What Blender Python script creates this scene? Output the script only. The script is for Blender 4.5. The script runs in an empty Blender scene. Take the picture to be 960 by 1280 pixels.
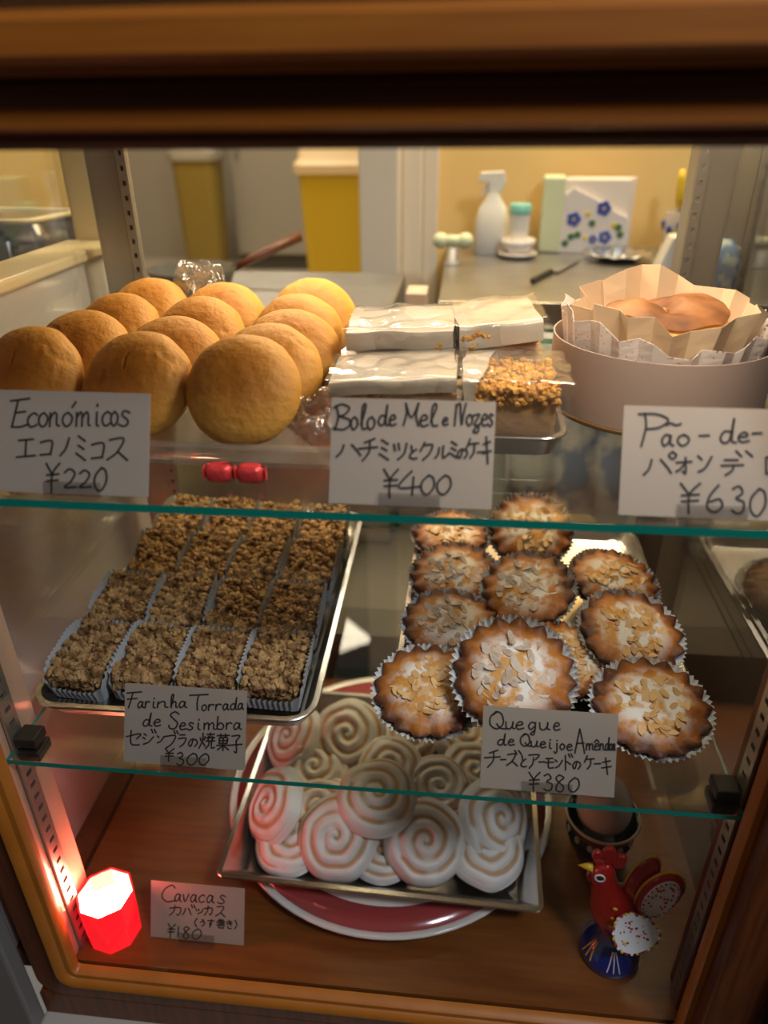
import bpy, math, random
from math import sin, cos, pi, radians as R
from mathutils import Vector, Matrix, Euler, noise
random.seed(7)
S = bpy.context.scene
COL = S.collection

# ------------------------------------------------------------------ camera
cd = bpy.data.cameras.new('camera'); cam = bpy.data.objects.new('camera', cd); COL.objects.link(cam)
pit, yaw, rol = .4993, .1064, -.0097
Fw = Vector((-sin(yaw)*cos(pit), cos(yaw)*cos(pit), -sin(pit)))
R0 = Vector((cos(yaw), sin(yaw), 0)); U0 = R0.cross(Fw)
Rt = R0*cos(rol) + U0*sin(rol); Up = -R0*sin(rol) + U0*cos(rol)
m = Matrix((Rt, Up, -Fw)).transposed().to_4x4(); m.translation = Vector((0, -.3835, .7174))
cam.matrix_world = m
cd.sensor_fit = 'HORIZONTAL'; cd.sensor_width = 36; cd.lens = 917.83/960*36
cd.clip_start = .02; cd.clip_end = 40
cd.dof.use_dof = True; cd.dof.focus_distance = .60; cd.dof.aperture_fstop = 5.0
S.camera = cam

# ------------------------------------------------------------------ world, lights, exposure
w = bpy.data.worlds.new('room_air'); S.world = w; w.use_nodes = True
w.node_tree.nodes['Background'].inputs[0].default_value = (.80, .72, .62, 1)
w.node_tree.nodes['Background'].inputs[1].default_value = .16
def area(name, loc, target, sx, sy, power, color):
    l = bpy.data.lights.new(name, 'AREA'); l.shape = 'RECTANGLE'; l.size = sx; l.size_y = sy
    l.energy = power; l.color = color
    o = bpy.data.objects.new(name, l); COL.objects.link(o); o.location = loc
    o.rotation_euler = (Vector(target)-Vector(loc)).to_track_quat('-Z', 'Y').to_euler()
    return o
area('case_light', (-.03, .33, .765), (-.06, .24, 0), .46, .03, 1.8, (1.0, .77, .50))
area('case_front_light', (.125, .045, .765), (.135, .13, .3), .17, .015, .75, (1.0, .86, .66))
area('kitchen_ceiling_light', (.30, 1.0, 1.75), (.25, .9, .4), .9, .5, 24, (1.0, .78, .47))
area('corridor_ceiling_light', (-.9, 2.3, 1.9), (-.7, 2.5, .2), .8, .8, 18, (1.0, .84, .62))
area('side_fill_light', (-1.1, .95, 1.8), (-1.1, 1.5, .6), .6, .5, 9, (1.0, .82, .52))  # added fill brightening the left ochre wall; no lamp known there
area('shop_ceiling_light', (.75, -.75, 1.75), (.05, .1, .20), .3, .25, 12, (.84, .90, 1.0))
S.view_settings.view_transform = 'Standard'; S.view_settings.look = 'None'
S.view_settings.exposure = 0.42; S.view_settings.gamma = 1; S.view_settings.use_curve_mapping = False
S.cycles.max_bounces = 10; S.cycles.transparent_max_bounces = 24; S.cycles.caustics_reflective = False
S.cycles.caustics_refractive = False; S.cycles.sample_clamp_indirect = 4

# ------------------------------------------------------------------ materials
def mat(name, col, rough=.5, metal=0., col2=None, nscale=20., nlo=.35, nhi=.65, bump=0., bscale=60., coord='Object',
        stretch=(1, 1, 1), sss=0., trans=0., coat=0., emis=None, estr=0., detail=4):
    M = bpy.data.materials.new(name); M.use_nodes = True; nt = M.node_tree; N = nt.nodes; L = nt.links
    b = N['Principled BSDF']; b.inputs['Base Color'].default_value = (*col, 1); b.inputs['Roughness'].default_value = rough
    b.inputs['Metallic'].default_value = metal
    if sss: b.inputs['Subsurface Weight'].default_value = sss; b.inputs['Subsurface Radius'].default_value = (.006, .004, .002)
    if trans: b.inputs['Transmission Weight'].default_value = trans
    if coat: b.inputs['Coat Weight'].default_value = coat; b.inputs['Coat Roughness'].default_value = .12
    if emis: b.inputs['Emission Color'].default_value = (*emis, 1); b.inputs['Emission Strength'].default_value = estr
    tc = N.new('ShaderNodeTexCoord'); mp = N.new('ShaderNodeMapping'); mp.inputs['Scale'].default_value = stretch
    L.new(tc.outputs[coord], mp.inputs[0])
    M['_'] = 0
    if col2:
        n = N.new('ShaderNodeTexNoise'); n.inputs['Scale'].default_value = nscale; n.inputs['Detail'].default_value = detail
        L.new(mp.outputs[0], n.inputs[0])
        r = N.new('ShaderNodeValToRGB'); r.color_ramp.elements[0].position = nlo; r.color_ramp.elements[1].position = nhi
        r.color_ramp.elements[0].color = (*col, 1); r.color_ramp.elements[1].color = (*col2, 1)
        L.new(n.outputs[0], r.inputs[0]); L.new(r.outputs[0], b.inputs['Base Color'])
    if bump:
        n2 = N.new('ShaderNodeTexNoise'); n2.inputs['Scale'].default_value = bscale; n2.inputs['Detail'].default_value = 5
        L.new(mp.outputs[0], n2.inputs[0])
        bp = N.new('ShaderNodeBump'); bp.inputs['Strength'].default_value = bump; bp.inputs['Distance'].default_value = .002
        L.new(n2.outputs[0], bp.inputs['Height']); L.new(bp.outputs[0], b.inputs['Normal'])
    return M
def glassmat(name, tint, refl=.05, rough=.0, haze=0., hazecol=(.8, .8, .8), bump=0., bscale=80., kk=1.):
    """clear sheet: see-through plus a mirror layer that strengthens at grazing angles"""
    M = bpy.data.materials.new(name); M.use_nodes = True; nt = M.node_tree; N = nt.nodes; L = nt.links
    N.remove(N['Principled BSDF']); out = N['Material Output']
    t = N.new('ShaderNodeBsdfTransparent'); t.inputs[0].default_value = (*tint, 1)
    g = N.new('ShaderNodeBsdfGlossy'); g.inputs['Roughness'].default_value = rough; g.inputs[0].default_value = (1, 1, 1, 1)
    lw = N.new('ShaderNodeLayerWeight'); lw.inputs[0].default_value = .5
    pw = N.new('ShaderNodeMath'); pw.operation = 'POWER'; pw.inputs[1].default_value = 4.5
    ma = N.new('ShaderNodeMath'); ma.operation = 'MULTIPLY_ADD'; ma.inputs[1].default_value = .9*kk; ma.inputs[2].default_value = refl
    L.new(lw.outputs['Facing'], pw.inputs[0]); L.new(pw.outputs[0], ma.inputs[0])
    mx = N.new('ShaderNodeMixShader'); L.new(ma.outputs[0], mx.inputs[0])
    if haze:
        d = N.new('ShaderNodeBsdfDiffuse'); d.inputs[0].default_value = (*hazecol, 1)
        tr = N.new('ShaderNodeBsdfTranslucent'); tr.inputs[0].default_value = (*hazecol, 1)
        m0 = N.new('ShaderNodeMixShader'); m0.inputs[0].default_value = .4; L.new(d.outputs[0], m0.inputs[1]); L.new(tr.outputs[0], m0.inputs[2])
        m1 = N.new('ShaderNodeMixShader'); m1.inputs[0].default_value = haze
        L.new(t.outputs[0], m1.inputs[1]); L.new(m0.outputs[0], m1.inputs[2]); L.new(m1.outputs[0], mx.inputs[1])
    else: L.new(t.outputs[0], mx.inputs[1])
    L.new(g.outputs[0], mx.inputs[2]); L.new(mx.outputs[0], out.inputs[0])
    if bump:
        tc = N.new('ShaderNodeTexCoord'); n2 = N.new('ShaderNodeTexNoise'); n2.inputs['Scale'].default_value = bscale
        L.new(tc.outputs['Object'], n2.inputs[0]); bp = N.new('ShaderNodeBump'); bp.inputs['Strength'].default_value = bump
        bp.inputs['Distance'].default_value = .003; L.new(n2.outputs[0], bp.inputs['Height']); L.new(bp.outputs[0], g.inputs['Normal'])
    return M
def radialmat(name, stops, rmax, rough=.6, sugar=0., bump=.3, bscale=250., under=None, patch=.35):
    """colour by distance from the piece's own axis (baked centre, browner rim), broken up by noise; sugar dusting on top"""
    M = bpy.data.materials.new(name); M.use_nodes = True; nt = M.node_tree; N = nt.nodes; L = nt.links
    b = N['Principled BSDF']; b.inputs['Roughness'].default_value = rough
    tc = N.new('ShaderNodeTexCoord'); sp = N.new('ShaderNodeSeparateXYZ'); L.new(tc.outputs['Object'], sp.inputs[0])
    cb = N.new('ShaderNodeCombineXYZ'); L.new(sp.outputs[0], cb.inputs[0]); L.new(sp.outputs[1], cb.inputs[1])
    le = N.new('ShaderNodeVectorMath'); le.operation = 'LENGTH'; L.new(cb.outputs[0], le.inputs[0])
    oi = N.new('ShaderNodeObjectInfo')
    ad = N.new('ShaderNodeVectorMath'); ad.operation = 'ADD'; sc = N.new('ShaderNodeMath'); sc.operation = 'MULTIPLY'; sc.inputs[1].default_value = 13.
    L.new(oi.outputs['Random'], sc.inputs[0]); L.new(tc.outputs['Object'], ad.inputs[0]); L.new(sc.outputs[0], ad.inputs[1])
    n = N.new('ShaderNodeTexNoise'); n.inputs['Scale'].default_value = 45; n.inputs['Detail'].default_value = 5; L.new(ad.outputs[0], n.inputs[0])
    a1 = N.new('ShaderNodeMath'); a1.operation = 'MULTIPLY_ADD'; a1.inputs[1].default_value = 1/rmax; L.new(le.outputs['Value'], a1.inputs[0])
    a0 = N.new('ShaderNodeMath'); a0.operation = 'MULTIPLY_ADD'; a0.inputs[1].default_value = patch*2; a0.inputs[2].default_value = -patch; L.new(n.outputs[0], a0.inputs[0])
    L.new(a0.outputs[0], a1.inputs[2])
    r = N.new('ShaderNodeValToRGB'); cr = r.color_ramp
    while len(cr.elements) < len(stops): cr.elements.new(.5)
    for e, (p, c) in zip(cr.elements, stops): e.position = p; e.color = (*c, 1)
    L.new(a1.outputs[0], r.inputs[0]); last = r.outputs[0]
    if sugar:
        n3 = N.new('ShaderNodeTexNoise'); n3.inputs['Scale'].default_value = 70; n3.inputs['Detail'].default_value = 6; L.new(ad.outputs[0], n3.inputs[0])
        m3 = N.new('ShaderNodeMapRange'); m3.inputs[1].default_value = .42; m3.inputs[2].default_value = .55; L.new(n3.outputs[0], m3.inputs[0])
        m4 = N.new('ShaderNodeMapRange'); m4.inputs[1].default_value = rmax*.80; m4.inputs[2].default_value = rmax*.45; L.new(le.outputs['Value'], m4.inputs[0])
        mu = N.new('ShaderNodeMath'); mu.operation = 'MULTIPLY'; L.new(m3.outputs[0], mu.inputs[0]); L.new(m4.outputs[0], mu.inputs[1])
        mu2 = N.new('ShaderNodeMath'); mu2.operation = 'MULTIPLY'; mu2.inputs[1].default_value = sugar; L.new(mu.outputs[0], mu2.inputs[0])
        mc = N.new('ShaderNodeMixRGB'); mc.inputs[2].default_value = (.78, .75, .74, 1); L.new(mu2.outputs[0], mc.inputs[0]); L.new(last, mc.inputs[1]); last = mc.outputs[0]
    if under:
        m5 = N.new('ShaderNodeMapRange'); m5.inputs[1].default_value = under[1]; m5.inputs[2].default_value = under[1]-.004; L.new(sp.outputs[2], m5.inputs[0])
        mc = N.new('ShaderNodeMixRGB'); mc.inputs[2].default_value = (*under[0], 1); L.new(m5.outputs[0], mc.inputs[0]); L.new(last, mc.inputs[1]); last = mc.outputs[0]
    L.new(last, b.inputs['Base Color'])
    n2 = N.new('ShaderNodeTexNoise'); n2.inputs['Scale'].default_value = bscale; n2.inputs['Detail'].default_value = 5; L.new(ad.outputs[0], n2.inputs[0])
    bp = N.new('ShaderNodeBump'); bp.inputs['Strength'].default_value = bump; bp.inputs['Distance'].default_value = .0015
    L.new(n2.outputs[0], bp.inputs['Height']); L.new(bp.outputs[0], b.inputs['Normal'])
    return M

WOOD = mat('varnished_wood', (.31, .085, .004), .5, col2=(.42, .13, .008), nscale=22, nlo=.25, nhi=.75, bump=.05, stretch=(.5, 9, 9), coat=.08)
WOODV = mat('varnished_wood_upright', (.40, .125, .012), .40, col2=(.50, .175, .022), nscale=30, nlo=.2, nhi=.8, bump=.03, coat=.12)
WOODD = mat('shaded_dark_wood', (.075, .016, .003), .5, col2=(.11, .026, .004), nscale=22, bump=.05, stretch=(.5, 9, 9))  # varnished wood darkened to put shade into the lower rail mouldings
WOODDV = mat('dark_wood_upright', (.085, .02, .004), .42, col2=(.15, .038, .006), nscale=22, bump=.05, stretch=(9, 9, .5), coat=.05)
FLOORW = mat('case_floor_wood', (.13, .034, .004), .38, col2=(.22, .070, .010), nscale=14, nlo=.25, nhi=.75, stretch=(.8, 9, 8), coat=.05)
STEEL = mat('brushed_steel', (.62, .60, .57), .26, 1., col2=(.72, .70, .67), nscale=30, bump=.04, bscale=40)
STEELD = mat('dull_steel', (.42, .41, .39), .38, 1., col2=(.52, .51, .49), nscale=12)
ALU = mat('aluminium_track', (.45, .42, .37), .35, .85)
BLACK = mat('black_rubber', (.012, .012, .011), .4)
CARD = mat('white_card', (.37, .305, .255), .55, bump=.03, bscale=300)
INK = mat('black_ink', (.02, .016, .015), .6)
ACRYL = glassmat('clear_acrylic', (.93, .93, .93), .10, .02)
PANE = glassmat('clear_glass', (.985, .99, .985), .018, kk=.45)
SIDEPANE = glassmat('side_glass', (.96, .97, .96), .06, kk=.75)
SHELF = glassmat('shelf_glass', (.955, .985, .975), .04, kk=.55)
EDGE = mat('green_glass_edge', (.004, .26, .20), .15, emis=None, coat=.5)
PLAST = glassmat('clear_plastic', (.93, .93, .92), .09, .06, haze=.10)
WRAP = glassmat('crinkled_cling_film', (.97, .97, .97), .16, .10, haze=.05, bump=.9, bscale=160)
BAG = glassmat('clear_cake_bag', (.97, .97, .97), .07, .12, haze=.05, hazecol=(.85, .82, .78), bump=.6, bscale=60)
GLASSINE = glassmat('translucent_glassine_paper', (.95, .90, .84), .05, .25, haze=.30, hazecol=(.86, .82, .76), bump=.3, bscale=50)
PAPERW = mat('white_wrapping_paper', (.45, .41, .36), .30, bump=.8, bscale=45, coat=.4)
PARCH = mat('baking_parchment', (.62, .46, .30), .55, col2=(.70, .55, .39), nscale=12, bump=.2, bscale=60)
RINGC = mat('cream_card_ring', (.42, .32, .285), .6)
DOILY = mat('white_doily', (.84, .78, .76), .7)
BROWNBD = mat('brown_cake_board', (.16, .085, .03), .6)
CUPW = mat('white_paper_case', (.70, .70, .72), .6)
CUPG = mat('greyish_paper_case', (.56, .57, .59), .6)
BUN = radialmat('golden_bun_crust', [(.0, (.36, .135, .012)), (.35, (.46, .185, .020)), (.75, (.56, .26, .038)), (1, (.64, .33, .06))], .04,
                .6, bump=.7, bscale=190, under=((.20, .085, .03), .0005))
SPONGE = mat('toasted_crumble', (.14, .064, .02), .75, col2=(.48, .30, .13), nscale=110, nlo=.38, nhi=.62, bump=.5, bscale=400)
CAKE = mat('brown_cake_body', (.16, .075, .022), .8, col2=(.30, .16, .05), nscale=120, bump=.6, bscale=300)
HONEY = mat('honey_crumb', (.46, .19, .02), .6, col2=(.78, .43, .08), nscale=150, bump=.5, bscale=400)
HONEYS = mat('honey_cake_side', (.52, .27, .08), .7, col2=(.62, .36, .13), nscale=60, bump=.4, bscale=250)
DARKC = mat('dark_honey_crust', (.13, .04, .012), .6)
TART = radialmat('baked_almond_pastry', [(.0, (.60, .32, .09)), (.45, (.60, .27, .045)), (.72, (.38, .12, .012)), (.92, (.09, .022, .005))], .046,
                 .55, sugar=.95, bump=.4, bscale=280)
FLAKE = mat('almond_flake', (.68, .43, .20), .5, col2=(.55, .28, .08), nscale=55, nlo=.45, nhi=.7)
FLAKEG = mat('sugared_almond_flake', (.60, .50, .42), .6, col2=(.36, .20, .10), nscale=60, nlo=.45, nhi=.7)
PAO = mat('sponge_cake', (.76, .42, .13), .7, col2=(.66, .30, .07), nscale=40, bump=.4)
PAOD = mat('baked_brown_cake_top', (.10, .03, .008), .6, col2=(.36, .14, .04), nscale=35, bump=.3)
PINKGL = mat('red_glazed_rim', (.36, .05, .05), .15, coat=.5)
PLATEW = mat('white_glazed_china', (.78, .72, .68), .12, coat=.5)
EGG = mat('brown_egg', (.74, .55, .40), .45)
POT = mat('brown_glazed_pot', (.20, .045, .015), .18, coat=.5)
POTIN = mat('dark_glaze', (.025, .02, .015), .25)
CREAM = mat('cream_slip', (.68, .58, .42), .35)
RED = mat('glossy_red_paint', (.42, .012, .01), .12, coat=.7)
BLUE = mat('glossy_blue_paint', (.004, .02, .20), .10, coat=.8)
YEL = mat('yellow_paint', (.75, .50, .03), .3)
WPAINT = mat('white_paint', (.80, .78, .80), .3)
REDCUP = mat('red_candle_glass', (.75, .004, .01), .15, emis=(1, .01, .02), estr=.75, coat=.3)
FLAME = mat('candle_glow', (1, .8, .5), .5, emis=(1, .78, .50), estr=14)
FOIL = mat('red_foil', (.80, .06, .06), .3, .25, bump=.8, bscale=120)
YWALL = mat('ochre_wall', (.78, .53, .19), .6, col2=(.82, .58, .23), nscale=2, bump=.03, coord='Object')
CWALL = mat('cream_wall', (.70, .62, .50), .6)
GWALL = mat('beige_grey_wall', (.36, .32, .25), .6)
GFLOOR = mat('pale_grey_flooring', (.55, .47, .36), .4)
WHITEP = mat('white_enamel_panel', (.60, .59, .60), .35)
CREAMP = mat('cream_enamel', (.78, .68, .44), .35)
YBIN = mat('yellow_bin_plastic', (.62, .42, .015), .4)
YBIN_REFL = mat('bin_reflection_olive', (.27, .19, .03), .5)  # dimmed yellow for the mirrored image of the bin
BINLID = mat('cream_bin_lid', (.85, .66, .40), .4)
WPL = mat('white_plastic', (.78, .74, .66), .35)
MINT = mat('mint_green_plastic', (.25, .60, .50), .35)
PALEG = mat('pale_green_plastic', (.66, .70, .46), .4)
PBLUE = mat('blue_flower_paint', (.05, .09, .36), .3)
PGREEN = mat('green_leaf_paint', (.06, .16, .06), .3)
NAVY = mat('navy_plastic', (.02, .025, .045), .15, coat=.6)
LBLUE = mat('pale_blue_plastic', (.22, .33, .70), .3)
BLUECL = mat('blue_net_cloth', (.10, .24, .50), .7, col2=(.45, .55, .55), nscale=60, nlo=.5, nhi=.6)
DGREY = mat('dark_grey_plastic', (.07, .065, .055), .4)
STONE = mat('pale_stone_ledge', (.52, .47, .40), .5)
GREYP = mat('grey_side_panel', (.20, .19, .18), .5)
WOODY = mat('light_wood_handle', (.62, .42, .12), .4)

# icing: white sugar on the piped ridges, biscuit colour in the grooves
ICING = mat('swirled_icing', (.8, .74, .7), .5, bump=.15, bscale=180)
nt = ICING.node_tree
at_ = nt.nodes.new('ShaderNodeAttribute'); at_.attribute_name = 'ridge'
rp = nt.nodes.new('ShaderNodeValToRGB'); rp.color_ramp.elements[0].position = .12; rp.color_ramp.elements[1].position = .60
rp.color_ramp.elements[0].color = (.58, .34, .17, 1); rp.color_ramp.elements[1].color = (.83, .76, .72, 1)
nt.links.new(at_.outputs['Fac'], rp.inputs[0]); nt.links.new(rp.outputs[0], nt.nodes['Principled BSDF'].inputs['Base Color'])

# ------------------------------------------------------------------ mesh helpers
class MB:
    def __init__(s): s.v = []; s.f = []; s.mi = []
    def add(s, vs, fs, mi=0, M=None):
        o = len(s.v)
        s.v += [tuple(M @ Vector(v)) if M else tuple(v) for v in vs]
        s.f += [tuple(o+i for i in f) for f in fs]; s.mi += [mi]*len(fs); return s
    def box(s, x0, x1, y0, y1, z0, z1, mi=0, M=None):
        return s.add([(x0, y0, z0), (x1, y0, z0), (x1, y1, z0), (x0, y1, z0), (x0, y0, z1), (x1, y0, z1), (x1, y1, z1), (x0, y1, z1)],
              [(0, 3, 2, 1), (4, 5, 6, 7), (0, 1, 5, 4), (1, 2, 6, 5), (2, 3, 7, 6), (3, 0, 4, 7)], mi, M)
    def loops(s, loops, mi=0, cap0=False, cap1=False, closed=True, M=None):
        n = len(loops[0]); vs = [p for l in loops for p in l]; fs = []
        for k in range(len(loops)-1):
            for i in range(n if closed else n-1):
                j = (i+1) % n; fs.append((k*n+i, k*n+j, (k+1)*n+j, (k+1)*n+i))
        if cap0: fs.append(tuple(range(n))[::-1])
        if cap1: fs.append(tuple((len(loops)-1)*n+i for i in range(n)))
        return s.add(vs, fs, mi, M)
    def lathe(s, prof, n=32, mi=0, cap0=True, cap1=True, M=None, fn=None):
        ls = []
        for r, z in prof:
            ls.append([((r*cos(2*pi*i/n)), (r*sin(2*pi*i/n)), z) if not fn else fn(r, z, 2*pi*i/n) for i in range(n)])
        return s.loops(ls, mi, cap0, cap1, M=M)
    def tube(s, pts, r, n=8, mi=0, M=None, caps=True):
        pts = [Vector(p) for p in pts]; ls = []
        for k, p in enumerate(pts):
            t = (pts[min(k+1, len(pts)-1)]-pts[max(k-1, 0)]).normalized()
            a = t.cross(Vector((0, 0, 1)));
            if a.length < .05: a = t.cross(Vector((0, 1, 0)))
            a.normalize(); b = t.cross(a); rr = r[k] if isinstance(r, (list, tuple)) else r
            ls.append([p+a*rr*cos(2*pi*i/n)+b*rr*sin(2*pi*i/n) for i in range(n)])
        return s.loops(ls, mi, caps, caps, M=M)
    def prism(s, poly, y0, y1, mi=0, M=None):
        """outline in x,z extruded along y"""
        return s.loops([[(x, y0, z) for x, z in poly], [(x, y1, z) for x, z in poly]], mi, True, True, M=M)
    def sphere(s, c, rx, ry, rz, n=16, k=10, mi=0, M=None):
        pr = [(max(.001, sin(pi*i/k)), -cos(pi*i/k)) for i in range(k+1)]
        return s.loops([[(c[0]+rx*r*cos(2*pi*i/n), c[1]+ry*r*sin(2*pi*i/n), c[2]+rz*z) for i in range(n)] for r, z in pr], mi, True, True, M=M)
    def mesh(s, name, mats, smooth=False):
        me = bpy.data.meshes.new(name); me.from_pydata(s.v, [], s.f); me.validate()
        for m_ in (mats if isinstance(mats, (list, tuple)) else [mats]): me.materials.append(m_)
        me.polygons.foreach_set('material_index', s.mi[:len(me.polygons)])
        me.polygons.foreach_set('use_smooth', [smooth and p_.loop_total < 5 for p_ in me.polygons]); me.update(); return me
    def build(s, name, mats, parent=None, loc=(0, 0, 0), rot=(0, 0, 0), smooth=False, bevel=0, autos=False):
        o = put(name, s.mesh(name, mats, smooth or autos), parent, loc, rot)
        if autos: o.data.set_sharp_from_angle(angle=R(40))
        if bevel:
            b = o.modifiers.new('bevel', 'BEVEL'); b.width = bevel; b.segments = 2; b.limit_method = 'ANGLE'
        return o
def put(name, me, parent=None, loc=(0, 0, 0), rot=(0, 0, 0)):
    o = bpy.data.objects.new(name, me); COL.objects.link(o); o.location = loc; o.rotation_euler = rot
    if parent: o.parent = parent
    return o
def tag(o, label=None, cat=None, group=None, kind=None):
    if label: o['label'] = label
    if cat: o['category'] = cat
    if group: o['group'] = group
    if kind: o['kind'] = kind
    return o
def thing(name, label, cat, loc=(0, 0, 0), rot=(0, 0, 0), group=None):
    o = put(name, None, None, loc, rot); o.empty_display_size = .02; return tag(o, label, cat, group)
def dup(root, loc, rot, label, group=None, scale=None):
    r = root.copy(); COL.objects.link(r); r.location = loc; r.rotation_euler = rot; r['label'] = label
    if group: r['group'] = group
    if scale: r.scale = (scale,)*3
    for ch in root.children:
        c = ch.copy(); COL.objects.link(c); c.parent = r
        for g in ch.children:
            d = g.copy(); COL.objects.link(d); d.parent = c
    return r
def rrect(w_, l_, r_, z, n=6):
    pts = []
    for cx, cy, a0 in ((w_/2-r_, l_/2-r_, 0), (-w_/2+r_, l_/2-r_, 90), (-w_/2+r_, -l_/2+r_, 180), (w_/2-r_, -l_/2+r_, 270)):
        for k in range(n+1):
            a = R(a0+90*k/n); pts.append((cx+r_*cos(a), cy+r_*sin(a), z))
    return pts
def pan(w_, l_, h, r_, taper, lip, th=.0012, roll=.002):
    """pressed tray: outer wall up, rolled lip, inner wall down"""
    m_ = MB()
    ls = [rrect(w_-2*taper, l_-2*taper, max(r_-taper, .004), 0), rrect(w_, l_, r_, h-roll), rrect(w_+2*lip, l_+2*lip, r_+lip, h-roll),
          rrect(w_+2*lip, l_+2*lip, r_+lip, h-roll*.3), rrect(w_+2*lip-.001, l_+2*lip-.001, r_+lip, h), rrect(w_-2*th, l_-2*th, r_-th, h),
          rrect(w_-2*taper-2*th, l_-2*taper-2*th, max(r_-taper-th, .003), th+.003),
          rrect(w_-2*taper-2*th-.006, l_-2*taper-2*th-.006, max(r_-taper-th, .002), th)]
    m_.loops(ls, 0, True, True); return m_

# ------------------------------------------------------------------ setting: kitchen behind the case
def struct(name, mb, m_, **k):
    o = mb.build(name, m_, **k); o['kind'] = 'structure'; return o
struct('wall_back', MB().box(-.055, 1.9, 1.24, 1.32, -.2, 2.2), YWALL)
struct('wall_corner', MB().box(-.200, -.125, 1.10, 1.32, -.2, 2.2).box(-.125, -.085, 1.17, 1.32, -.2, 2.2).box(-.085, -.055, 1.20, 1.32, -.2, 2.2), CWALL, bevel=.004)
struct('wall_far', MB().box(-3.0, -.13, 3.45, 3.53, -.2, 2.2), GWALL)
struct('dark_cover_1', MB().box(-.90, .9, .434, .498, -.2, .07), mat('added_dark_cover', (.05, .04, .03), .6))  # added dark block covering the lit floor strip behind the case
struct('wall_left', MB().box(-3.0, -.98, 1.62, 1.70, -.2, 2.2), YWALL)
struct('floor', MB().box(-3.0, 1.9, 1.05, 3.5, .02, .06), GFLOOR)
struct('floor_dark_strip', MB().box(-3.0, 1.9, .50, 1.05, .02, .0595), mat('floor_painted_dark', (.10, .085, .065), .6))  # near floor coloured dark to subdue the light pool there
struct('floor_shop', MB().box(-3, 3, -3, -.06, -.82, -.78), mat('dark_shop_floor', (.05, .035, .025), .6))
struct('wall_shop', MB().box(-3, 3, -3.08, -3, -.8, 2.2), mat('shop_wall', (.16, .12, .08), .7))
struct('wall_right', MB().box(.285, .30, -.02, .69, -.2, .475), mat('grey_brown_side', (.16, .13, .11), .35, .3))

# ------------------------------------------------------------------ display case
case = thing('display_case', 'brown varnished wooden display case with glass front, sides and shelves', 'display case', (0, 0, 0))
XL, XR = -.340, .2145
def rail(profile, x0, x1, name, m_):
    mb = MB(); n = len(profile)
    mb.loops([[(x0, y, z) for y, z in profile], [(x1, y, z) for y, z in profile]], 0, True, True); return mb.build(name, m_, case)
rail([(-.010, .7528), (-.062, .7528), (-.066, .749), (-.066, .7375), (-.061, .7345), (-.056, .7345), (-.056, .731), (-.010, .731)], -.60, .60, 'top_rail', WOOD)
rail([(-.004, .731), (-.052, .731), (-.050, .7285), (-.054, .7275), (-.054, .7268), (-.046, .7262), (-.046, .7195), (-.004, .7195)], -.60, .60, 'rail_moulding', WOODD)  # shade below the rail put into the darker wood
rail([(-.004, .7195), (-.048, .7195), (-.051, .717), (-.051, .7125), (-.047, .7105), (-.004, .7105)], -.60, .60, 'rail_moulding', WOOD)
rail([(-.004, .7105), (-.040, .7105), (-.040, .7065), (-.036, .7035), (-.004, .7035)], -.60, .60, 'rail_moulding', WOODD)  # lowest step, also coloured darker to imitate shade
# front frame: moulded inner bead with round corners, dark board around it
def ringframe(x0, x1, z0, z1, prof, name, m_, rad=.012, xe=0):
    """prof: list of (inset outwards, y); follows the two stiles and the bottom, rounded bottom corners"""
    ls = []
    for off, y in prof:
        pts = [(x0-off, y, z1)]
        rr = rad+off*.8
        for k in range(9):
            a = R(180+90*k/8); pts.append((x0-off+rr+rr*cos(a), y, z0-off+rr+rr*sin(a)))
        for k in range(9):
            a = R(270+90*k/8); pts.append((x1+off-rr+rr*cos(a), y, z0-off+rr+rr*sin(a)))
        pts.append((x1+off, y, z1)); ls.append(pts)
    mb = MB(); mb.loops(ls+[ls[0]], 0, closed=False); return mb.build(name, m_, case, autos=True)
ringframe(XL, XR, .001, .7035, [(0, -.004), (0, -.009), (.003, -.013), (.008, -.013), (.009, -.015), (.013, -.018), (.016, -.018), (.019, -.015), (.019, -.004)], 'front_bead', WOODV, rad=.004)
ringframe(XL-.018, XR+.018, -.017, .7035, [(0, -.004), (0, -.011), (.026, -.011), (.029, -.008), (.029, -.002)], 'front_board', WOODDV, rad=.004)
MB().box(XR+.008, XR+.050, -.030, -.006, -.05, .70).build('side_stile', WOODDV, case, bevel=.002)
# base, lid, panes, corner posts and slotted tracks
MB().box(-.378, .252, 0, .42, -.02, 0).build('base_board', FLOORW, case)
MB().box(-.458, -.3835, .0, .42, -.02, -.001).build('base_board', WOODDV, case)  # added dark gap filler imitating the band reflected in the side glass
MB().box(-.60, .60, -.06, .46, .790, .805).build('lid', WOOD, case)
MB().box(-.60, .60, -.004, .004, .7105, .748).build('lid_fascia', WOODD, case)
MB().box(-.60, .60, -.004, .004, .7482, .7898).build('pale_fascia', CREAMP, case)
MB().box(-.338, .212, -.0035, .0, .002, .709).build('front_pane', PANE, case)
MB().box(-.382, -.378, .0, .42, -.02, .79).build('side_pane', SIDEPANE, case)
MB().box(.247, .251, .0, .42, -.02, .79).build('side_pane', SIDEPANE, case)
def track(x, y, w_, d_, z0, z1, xs, name='slotted_track'):
    """upright channel; slots cut right through as dark recesses"""
    mb = MB(); s_ = .014; k = 0; z = z0
    while z < z1-1e-6:
        a = min(z+s_*.66, z1); mb.box(x-w_/2, x+w_/2, y, y+d_, z, a)
        b = min(z+s_, z1)
        if b > a: mb.box(x-w_/2, x-w_*.16, y, y+d_, a, b).box(x+w_*.16, x+w_/2, y, y+d_, a, b)
        z += s_
    mb.box(x-w_/2, x+w_/2, y+d_, y+d_+.001, z0, z1, 1)
    return mb.build(name, [ALU, BLACK], case)
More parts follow.
